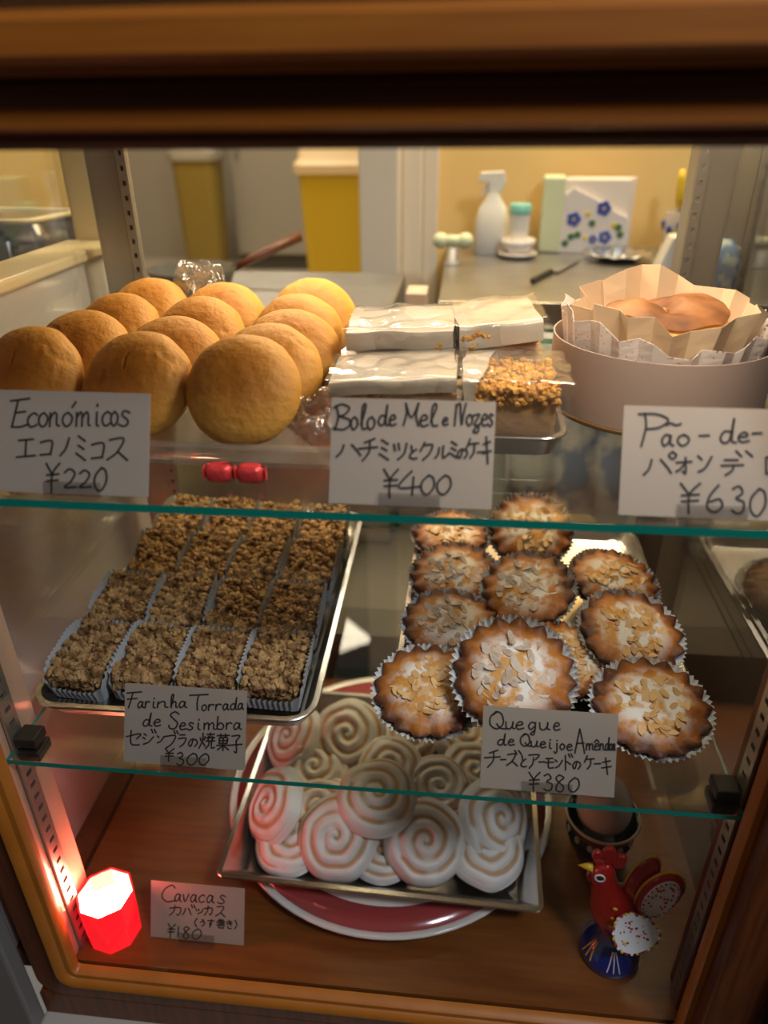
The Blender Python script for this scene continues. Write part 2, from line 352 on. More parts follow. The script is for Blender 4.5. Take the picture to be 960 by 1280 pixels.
MB().box(-.384, -.350, .400, .432, 0, .79).build('corner_post', ALU, case, bevel=.002)
MB().box(.214, .251, .400, .432, 0, .79).build('corner_post', ALU, case, bevel=.002)
track(-.345, .398, .010, .003, 0, .78, 1); track(.2195, .398, .010, .003, 0, .78, 1)
MB().box(-.366, -.346, .000, .050, 0, .70).build('corner_post', mat('peach_lit_jamb', (.62, .42, .30), .3, .2), case, bevel=.0015)  # peach light on the jamb put into its colour
MB().box(.2215, .246, .000, .040, 0, .70).build('corner_post', WOODDV, case, bevel=.0015)
def sidetrack(x, y0, y1, dx):
    mb = MB(); z = 0.0
    xx = sorted((x, x+dx))
    while z < .70:
        mb.box(xx[0], xx[1], y0, y1, z, z+.0095); mb.box(xx[0], xx[1], y0, y0+.0045, z+.0095, z+.014); mb.box(xx[0], xx[1], y1-.0045, y1, z+.0095, z+.014); z += .014
    mb.box(x, x+dx*.2, y0, y1, 0, .70, 1); return mb.build('slotted_track', [ALU, BLACK], case)
sidetrack(-.346, .010, .026, .003); sidetrack(.2215, .010, .026, -.003)
# shelves
def gshelf(z, th, label):
    t = MB(); x0, x1, y0, y1 = -.344, .2185, .0, .398
    t.add([(x0, y0, z), (x1, y0, z), (x1, y1, z), (x0, y1, z), (x0, y0, z+th), (x1, y0, z+th), (x1, y1, z+th), (x0, y1, z+th)],
          [(0, 3, 2, 1), (4, 5, 6, 7)], 0)
    t.add([(x0, y0, z), (x1, y0, z), (x1, y1, z), (x0, y1, z), (x0, y0, z+th), (x1, y0, z+th), (x1, y1, z+th), (x0, y1, z+th)],
          [(0, 1, 5, 4), (1, 2, 6, 5), (2, 3, 7, 6), (3, 0, 4, 7)], 1)
    return tag(t.build('glass_shelf', [SHELF, EDGE]), label, 'shelf')
Z1, Z2 = .5055, .2695
gshelf(.4998, .0055, 'upper clear glass shelf with green edge carrying buns, wrapped cake and sponge cake')
gshelf(.2648, .0045, 'lower clear glass shelf with green edge carrying crumble cakes and almond tarts')
for x, dx in ((-.343, .018), (.2185, -.018)):
    for z in (.4998, .2648):
        for y in (.012, .385):
            a, b = sorted((x, x+dx)); MB().box(a, b, y, y+.020, z-.010, z-.0002).build('shelf_clip', BLACK, case, bevel=.0015)
    a, b = sorted((x, x+dx)); MB().box(a, b, .012, .030, .2696, .2790).build('clip_cap', BLACK, case, bevel=.0015)
# ledge and side wall under / beside the case
MB().box(-.387, .60, -.011, .30, -.078, -.0445).build('plinth_board', WOODDV, case)
tag(MB().box(-.39, .60, -.055, .42, -.16, -.0785).build('stone_ledge', STONE, bevel=.004), 'pale grey ledge the wooden display case stands on', 'ledge')
struct('wall_front_left', MB().box(-.62, -.3885, -.030, -.012, -.6, .45), GREYP, bevel=.003)
struct('void_front_right', MB().box(.268, .60, -.05, -.028, -.03, .35), BLACK)  # black sheet added for the dark void beyond the right stile
# ------------------------------------------------------------------ white cabinet left of the case
cab = thing('white_cabinet', 'white cabinet with cream corner post just outside the left glass side', 'cabinet', (-.42, .2, 0))
MB().box(-.035, .012, -.20, .27, .0, .578).build('side_wall', WHITEP, cab, bevel=.002)
MB().box(-.040, .018, -.20, .275, .578, .590).build('top_rim', CREAMP, cab, bevel=.003)
MB().box(-.030, .020, .276, .300, .30, .84).build('corner_post', CREAMP, cab, bevel=.003)

# ------------------------------------------------------------------ candle
c = thing('candle_holder', 'glowing red glass candle holder in the front left corner of the case', 'candle', (-.3170, .030, 0), (0, 0, .2))
n = 8; mb = MB()
mb.lathe([(.022, 0), (.025, .003), (.0265, .030), (.0275, .062), (.0255, .062), (.0245, .034), (.023, .030)], n, 0, True, True)
mb.build('cup', REDCUP, c, bevel=.001)
MB().lathe([(.0225, .0305), (.0240, .040), (.019, .043), (.004, .044)], 16).build('molten_wax', FLAME, c, smooth=True)
MB().lathe([(.002, .044), (.005, .048), (.004, .056), (.0006, .064)], 10).build('flame', FLAME, c, smooth=True)
pl = bpy.data.lights.new('candle_light', 'POINT'); pl.energy = .32; pl.color = (1, .13, .09); pl.shadow_soft_size = .012
po = bpy.data.objects.new('candle_light', pl); COL.objects.link(po); po.location = (-.317, .030, .080)

# ------------------------------------------------------------------ trays
def tray(name, label, w_, l_, h, r_, taper, lip, loc, rz=0, m_=STEEL, roll=.002):
    return tag(pan(w_, l_, h, r_, taper, lip, roll=roll).build(name, m_, None, loc, (0, 0, rz), autos=True), label, 'tray')
tray('steel_tray', 'steel tray of crumble cakes on the lower shelf, left', .238, .350, .016, .022, .006, .004, (-.229, .224, Z2), R(.5))
tray('steel_tray', 'steel tray of almond tarts on the lower shelf, right', .246, .330, .016, .026, .006, .004, (.0835, .228, Z2), R(-1))
tray('steel_tray', 'square-cornered steel tray of iced swirl cookies on the plate', .318, .270, .024, .005, .016, .004, (-.057, .204, .0205), R(-1.2))
tray('steel_tray', 'small steel tray under the wrapped honey cakes', .165, .285, .016, .018, .005, .003, (-.008, .232, Z1))
tray('plastic_tray', 'clear plastic tray holding the round golden buns', .270, .340, .018, .014, .004, .004, (-.2065, .225, Z1), 0, PLAST)
# ------------------------------------------------------------------ plate under the cookie tray
p = thing('dinner_plate', 'large round plate with red band and white rim under the cookie tray', 'plate', (-.060, .224, 0))
MB().lathe([(.10, 0), (.105, 0), (.108, .004), (.150, .010), (.150, .0115), (.105, .006), (.10, .005)], 72).build('well', PLATEW, p, smooth=True)
MB().lathe([(.150, .0098), (.180, .0150), (.180, .0170), (.150, .0118)], 72, cap0=False, cap1=False).build('red_band', PINKGL, p, smooth=True)
MB().lathe([(.180, .0150), (.186, .0165), (.1885, .0185), (.186, .0198), (.180, .0172)], 72, cap0=False, cap1=False).build('rim', PLATEW, p, smooth=True)

# ------------------------------------------------------------------ buns
def bun_mesh(seed):
    mb = MB(); n, k = 72, 26; ls = []
    off = Vector((seed*3.1, seed*1.7, 0))
    prof = [(.006, 0), (.025, 0), (.034, .001), (.0385, .004), (.0403, .009)]
    for i in range(1, k): a = i/k*pi/2; prof.append((.0405*cos(a)**.9, .009+.0225*sin(a)))
    prof.append((.0008, .0317))
    for r, z in prof:
        l = []
        for i in range(n):
            a = 2*pi*i/n; p_ = Vector((r*cos(a), r*sin(a), z))
            d = noise.noise(p_*22+off)*.0020 + noise.noise(p_*95+off)*.0006
            q = Vector((p_.x, p_.y, max(z-.009, 0)*1.3)); q = q.normalized() if q.length > 1e-6 else Vector((0, 0, 1))
            if z > .003: p_ = p_+q*d
            cr_ = noise.noise(Vector((p_.x*60, p_.y*60, 5))+off)
            if z > .015 and abs(cr_) < .045 and noise.noise(p_*25+off*2) > .30: p_ -= q*.0012
            l.append(p_)
        ls.append(l)
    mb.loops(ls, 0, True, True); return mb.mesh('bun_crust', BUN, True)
bm_ = [bun_mesh(i) for i in range(4)]
buns = [(-.1483, .088, 'round golden bun at the front right of the buns, cracked near its lower left', 38, 4),
 (-.143, .134, 'golden bun second in the right-hand row of buns', 44, 8), (-.1375, .184, 'golden bun third in the right-hand row of buns', 46, 12),
 (-.142, .238, 'golden bun fourth in the right-hand row of buns', 46, 6), (-.140, .305, 'golden bun last in the right-hand row, dark underside showing at its right', 44, 26),
 (-.2270, .096, 'golden bun at the front of the middle row, partly shaded on top', 40, -4), (-.2270, .160, 'golden bun second in the middle row of buns', 48, 4),
 (-.2270, .228, 'golden bun third in the middle row of buns', 48, 2), (-.2270, .298, 'golden bun at the back of the middle row of buns', 50, 8),
 (-.3080, .098, 'golden bun at the front left, above the leftmost price card', 36, -6), (-.3060, .170, 'golden bun second in the left-hand row of buns', 46, -2),
 (-.3080, .243, 'golden bun third in the left-hand row of buns', 50, -5), (-.3070, .315, 'golden bun at the back of the left-hand row of buns', 50, 0)]
for i, (x, y, lb, el, az) in enumerate(buns):
    nv = Vector((0, -cos(R(el)), sin(R(el))))
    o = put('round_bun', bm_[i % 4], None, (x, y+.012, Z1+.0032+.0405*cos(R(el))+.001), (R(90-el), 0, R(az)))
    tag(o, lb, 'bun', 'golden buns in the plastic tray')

# ------------------------------------------------------------------ price cards
G = {}
def g(ch, *st): G[ch] = st
g('E', [(0,1.9),(1,2.05)], [(.4,1.95),(.25,1),(.1,.05)], [(.25,1.05),(.8,1.12)], [(.08,.05),(.5,.02),(.95,.2)])
g('c', [(.95,.85),(.65,1),(.2,.75),(.08,.35),(.4,0),(.95,.18)])
g('o', [(.55,1),(.2,.8),(.1,.35),(.4,0),(.8,.25),(.88,.7),(.55,1)])
g('n', [(.1,1),(.05,0)], [(.08,.55),(.45,1),(.72,.85),(.72,.2),(1,.05)])
g('m', [(.05,1),(.03,0)], [(.05,.6),(.3,1),(.42,.8),(.42,0)], [(.43,.6),(.7,1),(.85,.8),(.85,.15),(1,.03)])
g('i', [(.5,1),(.45,.15),(.8,0)], [(.55,1.4),(.57,1.55)])
g('j', [(.6,1),(.6,-.3),(.35,-.7),(.1,-.4)], [(.6,1.4),(.62,1.5)])
g('s', [(.95,.9),(.5,1.05),(.3,.75),(.75,.4),(.75,.1),(.4,-.05),(.0,.1)])
g('B', [(.15,1.9),(.3,1),(.1,.0)], [(0,1.7),(.5,2),(.95,1.7),(.7,1.2),(.3,1.05)], [(.3,1.05),(.95,.8),(1,.35),(.6,0),(.0,.1)])
g('l', [(.2,.4),(.7,1.5),(.75,2.0),(.45,1.9),(.3,1),(.4,.1),(.9,.1)])
g('d', [(.7,.9),(.3,.95),(.05,.4),(.25,.0),(.6,.3),(.85,2)], [(.85,2),(.75,.8),(.75,.1),(1,.05)])
g('e', [(.1,.5),(.8,.65),(.7,1),(.35,.95),(.1,.45),(.35,0),(.95,.15)])
g('M', [(.15,2.1),(.2,1.2),(.0,.1)], [(.15,2.0),(.5,.8),(.95,2.1)], [(.95,2.1),(.8,1),(.95,.05)])
g('N', [(.2,1.9),(.05,0)], [(.2,1.8),(.5,2),(.55,1),(.65,.1)], [(.65,.1),(.85,1.3),(1,2)])
g('z', [(.1,.9),(.8,1),(.2,.1),(.7,.0),(.6,-.6),(.1,-.5),(.9,.2)])
g('P', [(.2,2),(.25,1.2),(.08,0)], [(0,1.95),(.6,1.95),(1,1.6),(.7,1.15),(.25,1.05)])
g('a', [(.75,.85),(.4,1),(.1,.5),(.25,0),(.6,.3),(.78,.95)], [(.78,.95),(.75,.2),(1,.02)])
g('F', [(.4,1.9),(.3,1),(.15,0)], [(.0,1.9),(1,2.05)], [(.05,1.1),(.7,1.2)])
g('r', [(.15,1),(.1,0)], [(.12,.5),(.5,1),(.95,.9)])
g('h', [(.1,.2),(.4,2),(.1,1.8),(.1,0)], [(.12,.5),(.55,1),(.75,.7),(.75,.15),(1,.05)])
g('T', [(0,1.9),(1,2.0)], [(.5,1.95),(.42,1),(.45,0)])
g('S', [(.95,1.75),(.6,2.05),(.2,1.7),(.5,1.2),(.85,.7),(.6,.05),(.15,.15),(.1,.5)])
g('b', [(.2,2),(.1,.1)], [(.12,.5),(.5,1),(.9,.6),(.7,.05),(.1,.1)])
g('Q', [(.6,2),(.1,1.5),(.05,.5),(.5,0),(.95,.6),(.85,1.7),(.45,2),(.25,1.6)], [(.5,.6),(.75,.1),(1.15,0)])
g('u', [(.05,1),(.1,.2),(.45,0),(.75,.5),(.8,1)], [(.8,1),(.75,.2),(1,.05)])
g('q', [(.75,.85),(.4,1),(.1,.5),(.3,0),(.75,.5)], [(.8,1),(.75,0),(.6,-.7),(.3,-.6),(.7,-.1)])
g('A', [(.0,0),(.45,2)], [(.45,2),(.7,1),(.9,0)], [(.15,.8),(.85,.85)])
g('C', [(.95,1.7),(.65,2.05),(.15,1.5),(.0,.6),(.4,0),(1,.2)])
g('v', [(.05,1),(.4,0),(.9,1.05)])
g('´', [(.4,1.35),(.75,1.75)]); g('~', [(0,.3),(.3,.7),(.65,.3),(1,.6)]); g('^', [(0,1.2),(.5,1.6),(1,1.25)]); g('-', [(0,.5),(1,.58)])
# numbers and kana live in a 0..1 box
g('¥', [(.0,1),(.45,.62)], [(1,1),(.45,.62),(.42,0)], [(.05,.6),(.95,.63)], [(.05,.4),(.9,.43)])
g('0', [(.6,1),(.1,.65),(.08,.2),(.5,0),(.95,.4),(.9,.85),(.55,1)]); g('1', [(.5,1),(.45,0)])
g('2', [(.05,.8),(.45,1),(.85,.75),(.5,.3),(.05,.03),(1,.05)]); g('3', [(.1,.9),(.55,1),(.8,.75),(.35,.55),(.9,.4),(.8,.05),(.35,0),(.05,.12)])
g('4', [(.6,1),(.0,.32),(1,.35)], [(.68,.75),(.62,0)]); g('6', [(.7,1),(.2,.6),(.05,.2),(.45,0),(.9,.2),(.75,.48),(.2,.38)])
g('8', [(.8,.9),(.4,1),(.15,.75),(.8,.3),(.6,0),(.15,.1),(.3,.5),(.85,.85)])
g('エ', [(.1,.9),(.9,.95)], [(.5,.92),(.47,.1)], [(0,.05),(1,.12)]); g('コ', [(.05,.85),(.95,.92),(.85,.1)], [(.05,.08),(.9,.14)])
g('ノ', [(.95,1),(.6,.4),(.0,.02)]); g('ミ', [(.2,1),(.85,.78)], [(.2,.62),(.75,.45)], [(0,.3),(.9,.0)])
g('ス', [(.1,.92),(.8,.98),(.5,.4),(0,.05)], [(.5,.42),(1,.02)]); g('ハ', [(.3,.9),(.2,.4),(0,.05)], [(.62,.92),(.85,.5),(1,.15)])
g('チ', [(.85,1),(.3,.82)], [(0,.55),(1,.62)], [(.58,.88),(.55,.4),(.2,0)]); g('ツ', [(.05,.85),(.15,.5)], [(.38,.9),(.46,.55)], [(.98,.9),(.8,.35),(.35,.02)])
g('と', [(.3,1),(.42,.5)], [(.9,.72),(.3,.42),(.12,.15),(.5,.0),(.98,.05)]); g('ク', [(.35,1),(.0,.5)], [(.3,.82),(.95,.86),(.7,.35),(.2,0)])
g('ル', [(.3,.85),(.22,.35),(0,.05)], [(.6,1),(.58,.08),(1,.42)]); g('の', [(.55,.9),(.3,.1),(.05,.4),(.35,.88),(.8,.85),(.98,.5),(.7,.05)])
g('ケ', [(.3,1),(.0,.5)], [(.2,.72),(1,.78)], [(.65,.74),(.6,.3),(.3,0)]); g('ー', [(0,.48),(1,.54)])
g('キ', [(.1,.72),(.9,.82)], [(0,.38),(1,.48)], [(.42,1),(.62,0)]); g('゜', [(.5,1),(0,.5),(.5,0),(1,.5),(.5,1)])
g('オ', [(0,.68),(1,.74)], [(.6,1),(.62,.02),(.42,.12)], [(.6,.68),(.3,.3),(0,.1)]); g('ン', [(.05,.9),(.32,.7)], [(.1,.05),(.55,.25),(1,.85)])
g('テ', [(.15,.95),(.75,.95)], [(0,.6),(1,.64)], [(.55,.62),(.5,.3),(.2,0)]); g('゛', [(.0,1),(.35,.2)], [(.6,1),(1,.2)])
g('ロ', [(.1,.9),(.12,.05)], [(.1,.9),(.95,.95),(.85,.12)], [(.12,.08),(.88,.14)]); g('セ', [(0,.6),(.95,.78),(.7,.45)], [(.32,1),(.35,.15),(.9,.08)])
g('シ', [(.1,.95),(.35,.8)], [(.0,.65),(.25,.5)], [(.1,.05),(.6,.25),(1,.7)]); g('フ', [(.05,.88),(.95,.94),(.7,.35),(.2,0)])
g('ラ', [(.2,1),(.85,1)], [(.05,.68),(.95,.72),(.7,.25),(.25,0)]); g('ア', [(.05,.92),(.98,.95),(.65,.6)], [(.5,.75),(.4,.3),(.1,0)])
g('モ', [(.1,.92),(.9,.95)], [(0,.55),(1,.6)], [(.42,.92),(.42,.1),(.95,.08)]); g('ト', [(.35,1),(.38,0)], [(.38,.62),(.95,.4)])
g('カ', [(0,.68),(.95,.75),(.85,.1),(.65,.15)], [(.45,1),(.4,.45),(.05,.0)]); g('(', [(.9,1),(.2,.5),(.9,0)]); g(')', [(.1,1),(.8,.5),(.1,0)])
g('う', [(.35,1),(.7,.88)], [(.1,.6),(.6,.72),(.85,.45),(.4,.0)]); g('す', [(0,.78),(1,.82)], [(.55,1),(.57,.4),(.35,.3),(.4,.55),(.62,.45),(.35,0)])
g('き', [(.1,.8),(.9,.86)], [(.1,.55),(.9,.62)], [(.4,1),(.75,.35)], [(.25,.3),(.4,.02),(.85,.02)])
g('巻', [(.3,1),(.38,.85)], [(.7,1),(.6,.85)], [(.15,.8),(.85,.82)], [(.02,.62),(.98,.64)], [(.5,.98),(.4,.5),(.05,.3)], [(.6,.6),(.95,.32)], [(.3,.42),(.7,.42),(.68,.25),(.32,.24),(.32,.02),(.8,.02),(.82,.15)])
g('焼', [(.08,.7),(.12,.5)], [(.4,.78),(.32,.55)], [(.25,1),(.22,.5),(.0,.02)], [(.24,.4),(.4,.15)], [(.5,.9),(.98,.92)], [(.72,1),(.7,.7)], [(.48,.68),(1,.7)],
  [(.6,.8),(.58,.5)], [(.85,.8),(.85,.5)], [(.45,.48),(1,.5)], [(.65,.48),(.6,.2),(.42,.0)], [(.8,.48),(.8,.05),(1,.08)])
g('菓', [(.05,.88),(.95,.9)], [(.32,1),(.33,.8)], [(.68,1),(.66,.8)], [(.22,.74),(.22,.42)], [(.22,.74),(.8,.76),(.78,.42)], [(.22,.58),(.78,.6)], [(.22,.42),(.78,.43)],
  [(.5,.75),(.5,0)], [(.05,.3),(.95,.32)], [(.48,.28),(.1,.03)], [(.52,.28),(.92,.03)])
g('子', [(.15,.95),(.8,.98),(.5,.68)], [(.5,.68),(.55,.05),(.35,.1)], [(0,.45),(1,.5)])
def lat(base, xh, items, slope=0):
    """latin items: (char, x0, x1[, base]) with y up in x-heights from the baseline"""
    x00 = items[0][1]; out = []
    for it in items:
        b = base+slope*(it[1]-x00)
        for st in G[it[0]]: out.append([(it[1]+(it[2]-it[1])*u, b-v*xh) for u, v in st])
    return out
def box(items):
    out = []
    for ch, x0, x1, y0, y1 in items:
        for st in G[ch]: out.append([(x0+(x1-x0)*u, y1-(y1-y0)*v) for u, v in st])
    return out
def smooth(p):
    if len(p) < 3: return p
    q = []
    P = [p[0]]+list(p)+[p[-1]]
    for i in range(1, len(P)-2):
        for k in range(5):
            t = k/5; a = [P[i-1], P[i], P[i+1], P[i+2]]
            q.append(tuple(.5*((2*a[1][d])+(-a[0][d]+a[2][d])*t+(2*a[0][d]-5*a[1][d]+4*a[2][d]-a[3][d])*t*t+(-a[0][d]+3*a[1][d]-3*a[2][d]+a[3][d])*t**3) for d in (0, 1)))
    q.append(p[-1]); return q
def card(label, loc, cw, chh, corners, strokes, rz=0., lean=26., pen=.0011, hold=.38, upto=1.):
    """price card leaning back in a clear foot; handwriting = thin raised ink strokes"""
    c_ = thing('price_card', label, 'price card', loc, (0, 0, rz), 'handwritten price cards')
    Mx = Matrix.Rotation(R(-lean), 4, 'X')
    MB().box(-cw/2, cw/2, 0, .0006, .0016, chh, M=Mx).build('card', CARD, c_)
    (ax, ay), (bx, by), (cx, cy), (dx, dy) = corners  # TL TR BR BL in the tracing frame
    def uv(x, y):
        u, v = .5, .5
        for _ in range(12):
            px = (1-v)*((1-u)*ax+u*bx)+v*((1-u)*dx+u*cx); py = (1-v)*((1-u)*ay+u*by)+v*((1-u)*dy+u*cy)
            u -= (px-x)/(bx-ax); v -= (py-y)/(dy-ay)
        return (u-.5)*cw, (1-v)*chh
    ink = MB()
    for st in strokes:
        q = [Vector(uv(*p_)) for p_ in smooth(st)]
        q = [p_ for i, p_ in enumerate(q) if i == 0 or (p_-q[i-1]).length > 1e-6]
        if len(q) < 2 or max(abs(p_.x) for p_ in q) > cw/2-.0008: continue
        lf, rt = [], []
        for i, p_ in enumerate(q):
            t = (q[min(i+1, len(q)-1)]-q[max(i-1, 0)]).normalized(); nn = Vector((-t.y, t.x))*pen*.5
            if i == 0: p_ = p_-t*pen*.3
            if i == len(q)-1: p_ = p_+t*pen*.3
            lf.append(p_+nn); rt.append(p_-nn)
        vs = [(a.x, -.0003, a.y) for a in lf]+[(a.x, -.0003, a.y) for a in rt]+[(a.x, -.00002, a.y) for a in lf]+[(a.x, -.00002, a.y) for a in rt]
        k = len(q); fs = []
        for i in range(k-1):
            fs += [(i, i+1, k+i+1, k+i), (i, 2*k+i, 2*k+i+1, i+1), (k+i, k+i+1, 3*k+i+1, 3*k+i)]
        ink.add(vs, fs, 0, Mx)
    ink.build('lettering', INK, c_)
    hw = cw*hold/2
    h = MB(); h.box(-hw, hw, -.0016, -.0006, .0005, .0095, M=Mx).box(-hw, hw, .0009, .0019, .0005, .012, M=Mx).box(-hw, hw, -.006, .013, 0, .0009)
    h.build('clear_foot', ACRYL, c_, bevel=.0003); return c_
card('price card for Económicos, 220 yen, at the left on the upper shelf', (-.2395, .006, Z1), .099, .066, ((5, 57), (895, 95), (885, 660), (15, 620)),
 lat(262, 75, [('E', 75, 190), ('c', 175, 240), ('o', 240, 305), ('n', 308, 368), ('o', 380, 450), ('´', 415, 480), ('m', 465, 550), ('i', 570, 605), ('c', 615, 668), ('o', 665, 715), ('s', 715, 782)]) +
 box([('エ', 118, 230, 322, 428), ('コ', 255, 330, 332, 420), ('ノ', 375, 430, 322, 420), ('ミ', 468, 530, 313, 445), ('コ', 555, 632, 348, 442), ('ス', 650, 768, 328, 450),
      ('¥', 295, 375, 458, 618), ('2', 400, 475, 490, 592), ('2', 488, 560, 498, 592), ('0', 575, 650, 485, 610)]), pen=.0013)
card('price card for Bolo de Mel e Nozes, 400 yen, centre of the upper shelf', (-.0265, .008, Z1), .099, .066, ((50, 60), (885, 80), (865, 605), (45, 575)),
 lat(212, 60, [('B', 60, 145), ('o', 148, 190), ('l', 195, 235), ('o', 232, 278)]) + lat(192, 48, [('d', 290, 345), ('e', 345, 385)]) + lat(196, 52, [('M', 420, 500), ('e', 500, 548), ('l', 548, 598)]) +
 lat(190, 34, [('e', 616, 648)]) + lat(192, 52, [('N', 676, 735), ('o', 735, 772), ('z', 768, 812), ('e', 810, 848), ('s', 845, 872)]) +
 box([('ハ', 80, 205, 278, 345), ('チ', 195, 290, 255, 360), ('ミ', 300, 352, 260, 355), ('ツ', 370, 440, 268, 356), ('と', 450, 492, 288, 350), ('ク', 508, 572, 272, 356), ('ル', 582, 652, 288, 350),
      ('ミ', 655, 698, 268, 345), ('の', 692, 745, 300, 350), ('ケ', 740, 800, 255, 345), ('ー', 795, 830, 300, 335), ('キ', 820, 862, 245, 372),
      ('¥', 325, 398, 400, 535), ('4', 400, 512, 408, 522), ('0', 512, 582, 428, 520), ('0', 592, 665, 428, 520)]), pen=.0013)
card('price card for Pão-de-ló, 630 yen, at the right on the upper shelf', (.1505, .008, Z1), .106, .066, ((60, 70), (1030, 97), (1010, 748), (25, 700)),
 lat(300, 93, [('P', 135, 290)]) + lat(296, 62, [('a', 250, 318), ('o', 332, 405)]) + box([('~', 280, 355, 160, 190), ('-', 450, 502, 225, 255), ('-', 722, 770, 212, 242)]) +
 lat(280, 68, [('d', 555, 642)]) + lat(275, 52, [('e', 645, 710)]) + lat(292, 90, [('l', 830, 885)]) + lat(290, 68, [('o', 892, 955), ('´', 920, 985)]) +
 box([('ハ', 160, 305, 365, 465), ('゜', 293, 332, 330, 370), ('オ', 332, 412, 362, 450), ('ン', 440, 516, 342, 448), ('テ', 565, 680, 372, 462), ('゛', 640, 725, 325, 365), ('ロ', 785, 885, 352, 462), ('ー', 900, 985, 390, 430),
      ('¥', 355, 458, 508, 678), ('6', 490, 582, 518, 672), ('3', 620, 692, 525, 678), ('0', 715, 800, 538, 695)]), pen=.0013)
card('price card for Farinha Torrada de Sesimbra, 300 yen, left of the lower shelf', (-.2005, .005, Z2), .0975, .064, ((58, 30), (912, 85), (905, 605), (75, 545)),
 lat(188, 50, [('F', 75, 180)]) + lat(188, 40, [('a', 152, 202), ('r', 205, 242), ('i', 248, 285), ('n', 290, 368), ('h', 385, 435), ('a', 440, 500)]) + lat(205, 50, [('T', 515, 645)]) +
 lat(208, 38, [('o', 600, 640), ('r', 645, 690), ('r', 695, 740), ('a', 745, 792), ('d', 798, 850), ('a', 850, 892)], -.03) +
 lat(305, 42, [('d', 195, 262), ('e', 270, 325)]) + lat(325, 54, [('S', 372, 450)]) + lat(328, 42, [('e', 450, 500), ('s', 505, 552), ('i', 562, 605), ('m', 620, 700), ('b', 705, 762), ('r', 770, 815), ('a', 820, 880)]) +
 box([('セ', 85, 190, 332, 432), ('シ', 200, 275, 350, 425), ('゛', 258, 292, 325, 355), ('ン', 298, 350, 362, 415), ('フ', 350, 430, 362, 445), ('゛', 415, 445, 335, 360), ('ラ', 445, 502, 362, 438), ('の', 515, 580, 385, 440),
      ('焼', 590, 698, 350, 450), ('菓', 708, 802, 355, 462), ('子', 802, 885, 365, 480), ('¥', 360, 422, 448, 532), ('3', 440, 492, 475, 555), ('0', 510, 582, 480, 555), ('0', 592, 662, 482, 555)]), pen=.00115)
card('price card for Queque de Queijo e Amêndoa, 380 yen, right of the lower shelf', (.0780, .006, Z2), .0985, .064, ((50, 50), (893, 100), (868, 583), (32, 545)),
 lat(185, 50, [('Q', 90, 180)]) + lat(185, 42, [('u', 190, 250), ('e', 252, 308), ('q', 330, 392), ('u', 402, 470), ('e', 488, 535)], .02) + lat(280, 33, [('d', 140, 198), ('e', 205, 250)]) +
 lat(285, 36, [('Q', 285, 345)]) + lat(288, 34, [('u', 350, 400), ('e', 405, 448), ('i', 455, 485), ('j', 492, 528), ('o', 530, 565), ('e', 572, 612)], .08) + lat(322, 70, [('A', 625, 692)]) +
 lat(302, 36, [('m', 695, 742), ('e', 745, 775), ('^', 745, 775), ('n', 778, 808), ('d', 812, 840), ('o', 838, 858), ('a', 856, 874)]) +
 box([('チ', 60, 160, 310, 412), ('ー', 162, 195, 350, 380), ('ス', 200, 268, 330, 402), ('゛', 250, 292, 310, 338), ('と', 285, 325, 340, 405), ('ア', 335, 405, 330, 412), ('ー', 402, 438, 360, 390), ('モ', 440, 495, 350, 412),
      ('ン', 500, 548, 355, 410), ('ト', 548, 602, 335, 420), ('゛', 585, 612, 325, 350), ('の', 610, 662, 365, 415), ('ケ', 685, 745, 335, 410), ('ー', 745, 785, 365, 395), ('キ', 790, 850, 345, 440),
      ('¥', 340, 410, 435, 552), ('3', 430, 490, 445, 540), ('8', 500, 570, 450, 545), ('0', 585, 655, 462, 545)]), pen=.00115)
card('pink-lit price card for Cavacas, 180 yen, beside the candle', (-.2335, .027, 0), .0945, .060, ((45, 95), (868, 130), (883, 582), (90, 570)),
 lat(262, 66, [('C', 155, 270)]) + lat(255, 60, [('a', 262, 328), ('v', 335, 392), ('a', 400, 466), ('c', 474, 530), ('a', 540, 612), ('s', 640, 710)], -.01) +
 box([('カ', 230, 330, 285, 372), ('ハ', 345, 420, 300, 365), ('゛', 415, 450, 275, 305), ('ツ', 455, 520, 300, 345), ('カ', 530, 600, 275, 352), ('ス', 630, 712, 275, 358),
      ('(', 450, 478, 380, 450), ('う', 500, 548, 388, 442), ('す', 565, 622, 380, 445), ('巻', 640, 718, 375, 445), ('き', 725, 780, 380, 445), (')', 795, 822, 375, 445),
      ('¥', 230, 295, 440, 552), ('1', 310, 335, 455, 545), ('8', 360, 425, 455, 550), ('0', 440, 520, 465, 550)]), lean=24, pen=.0011)
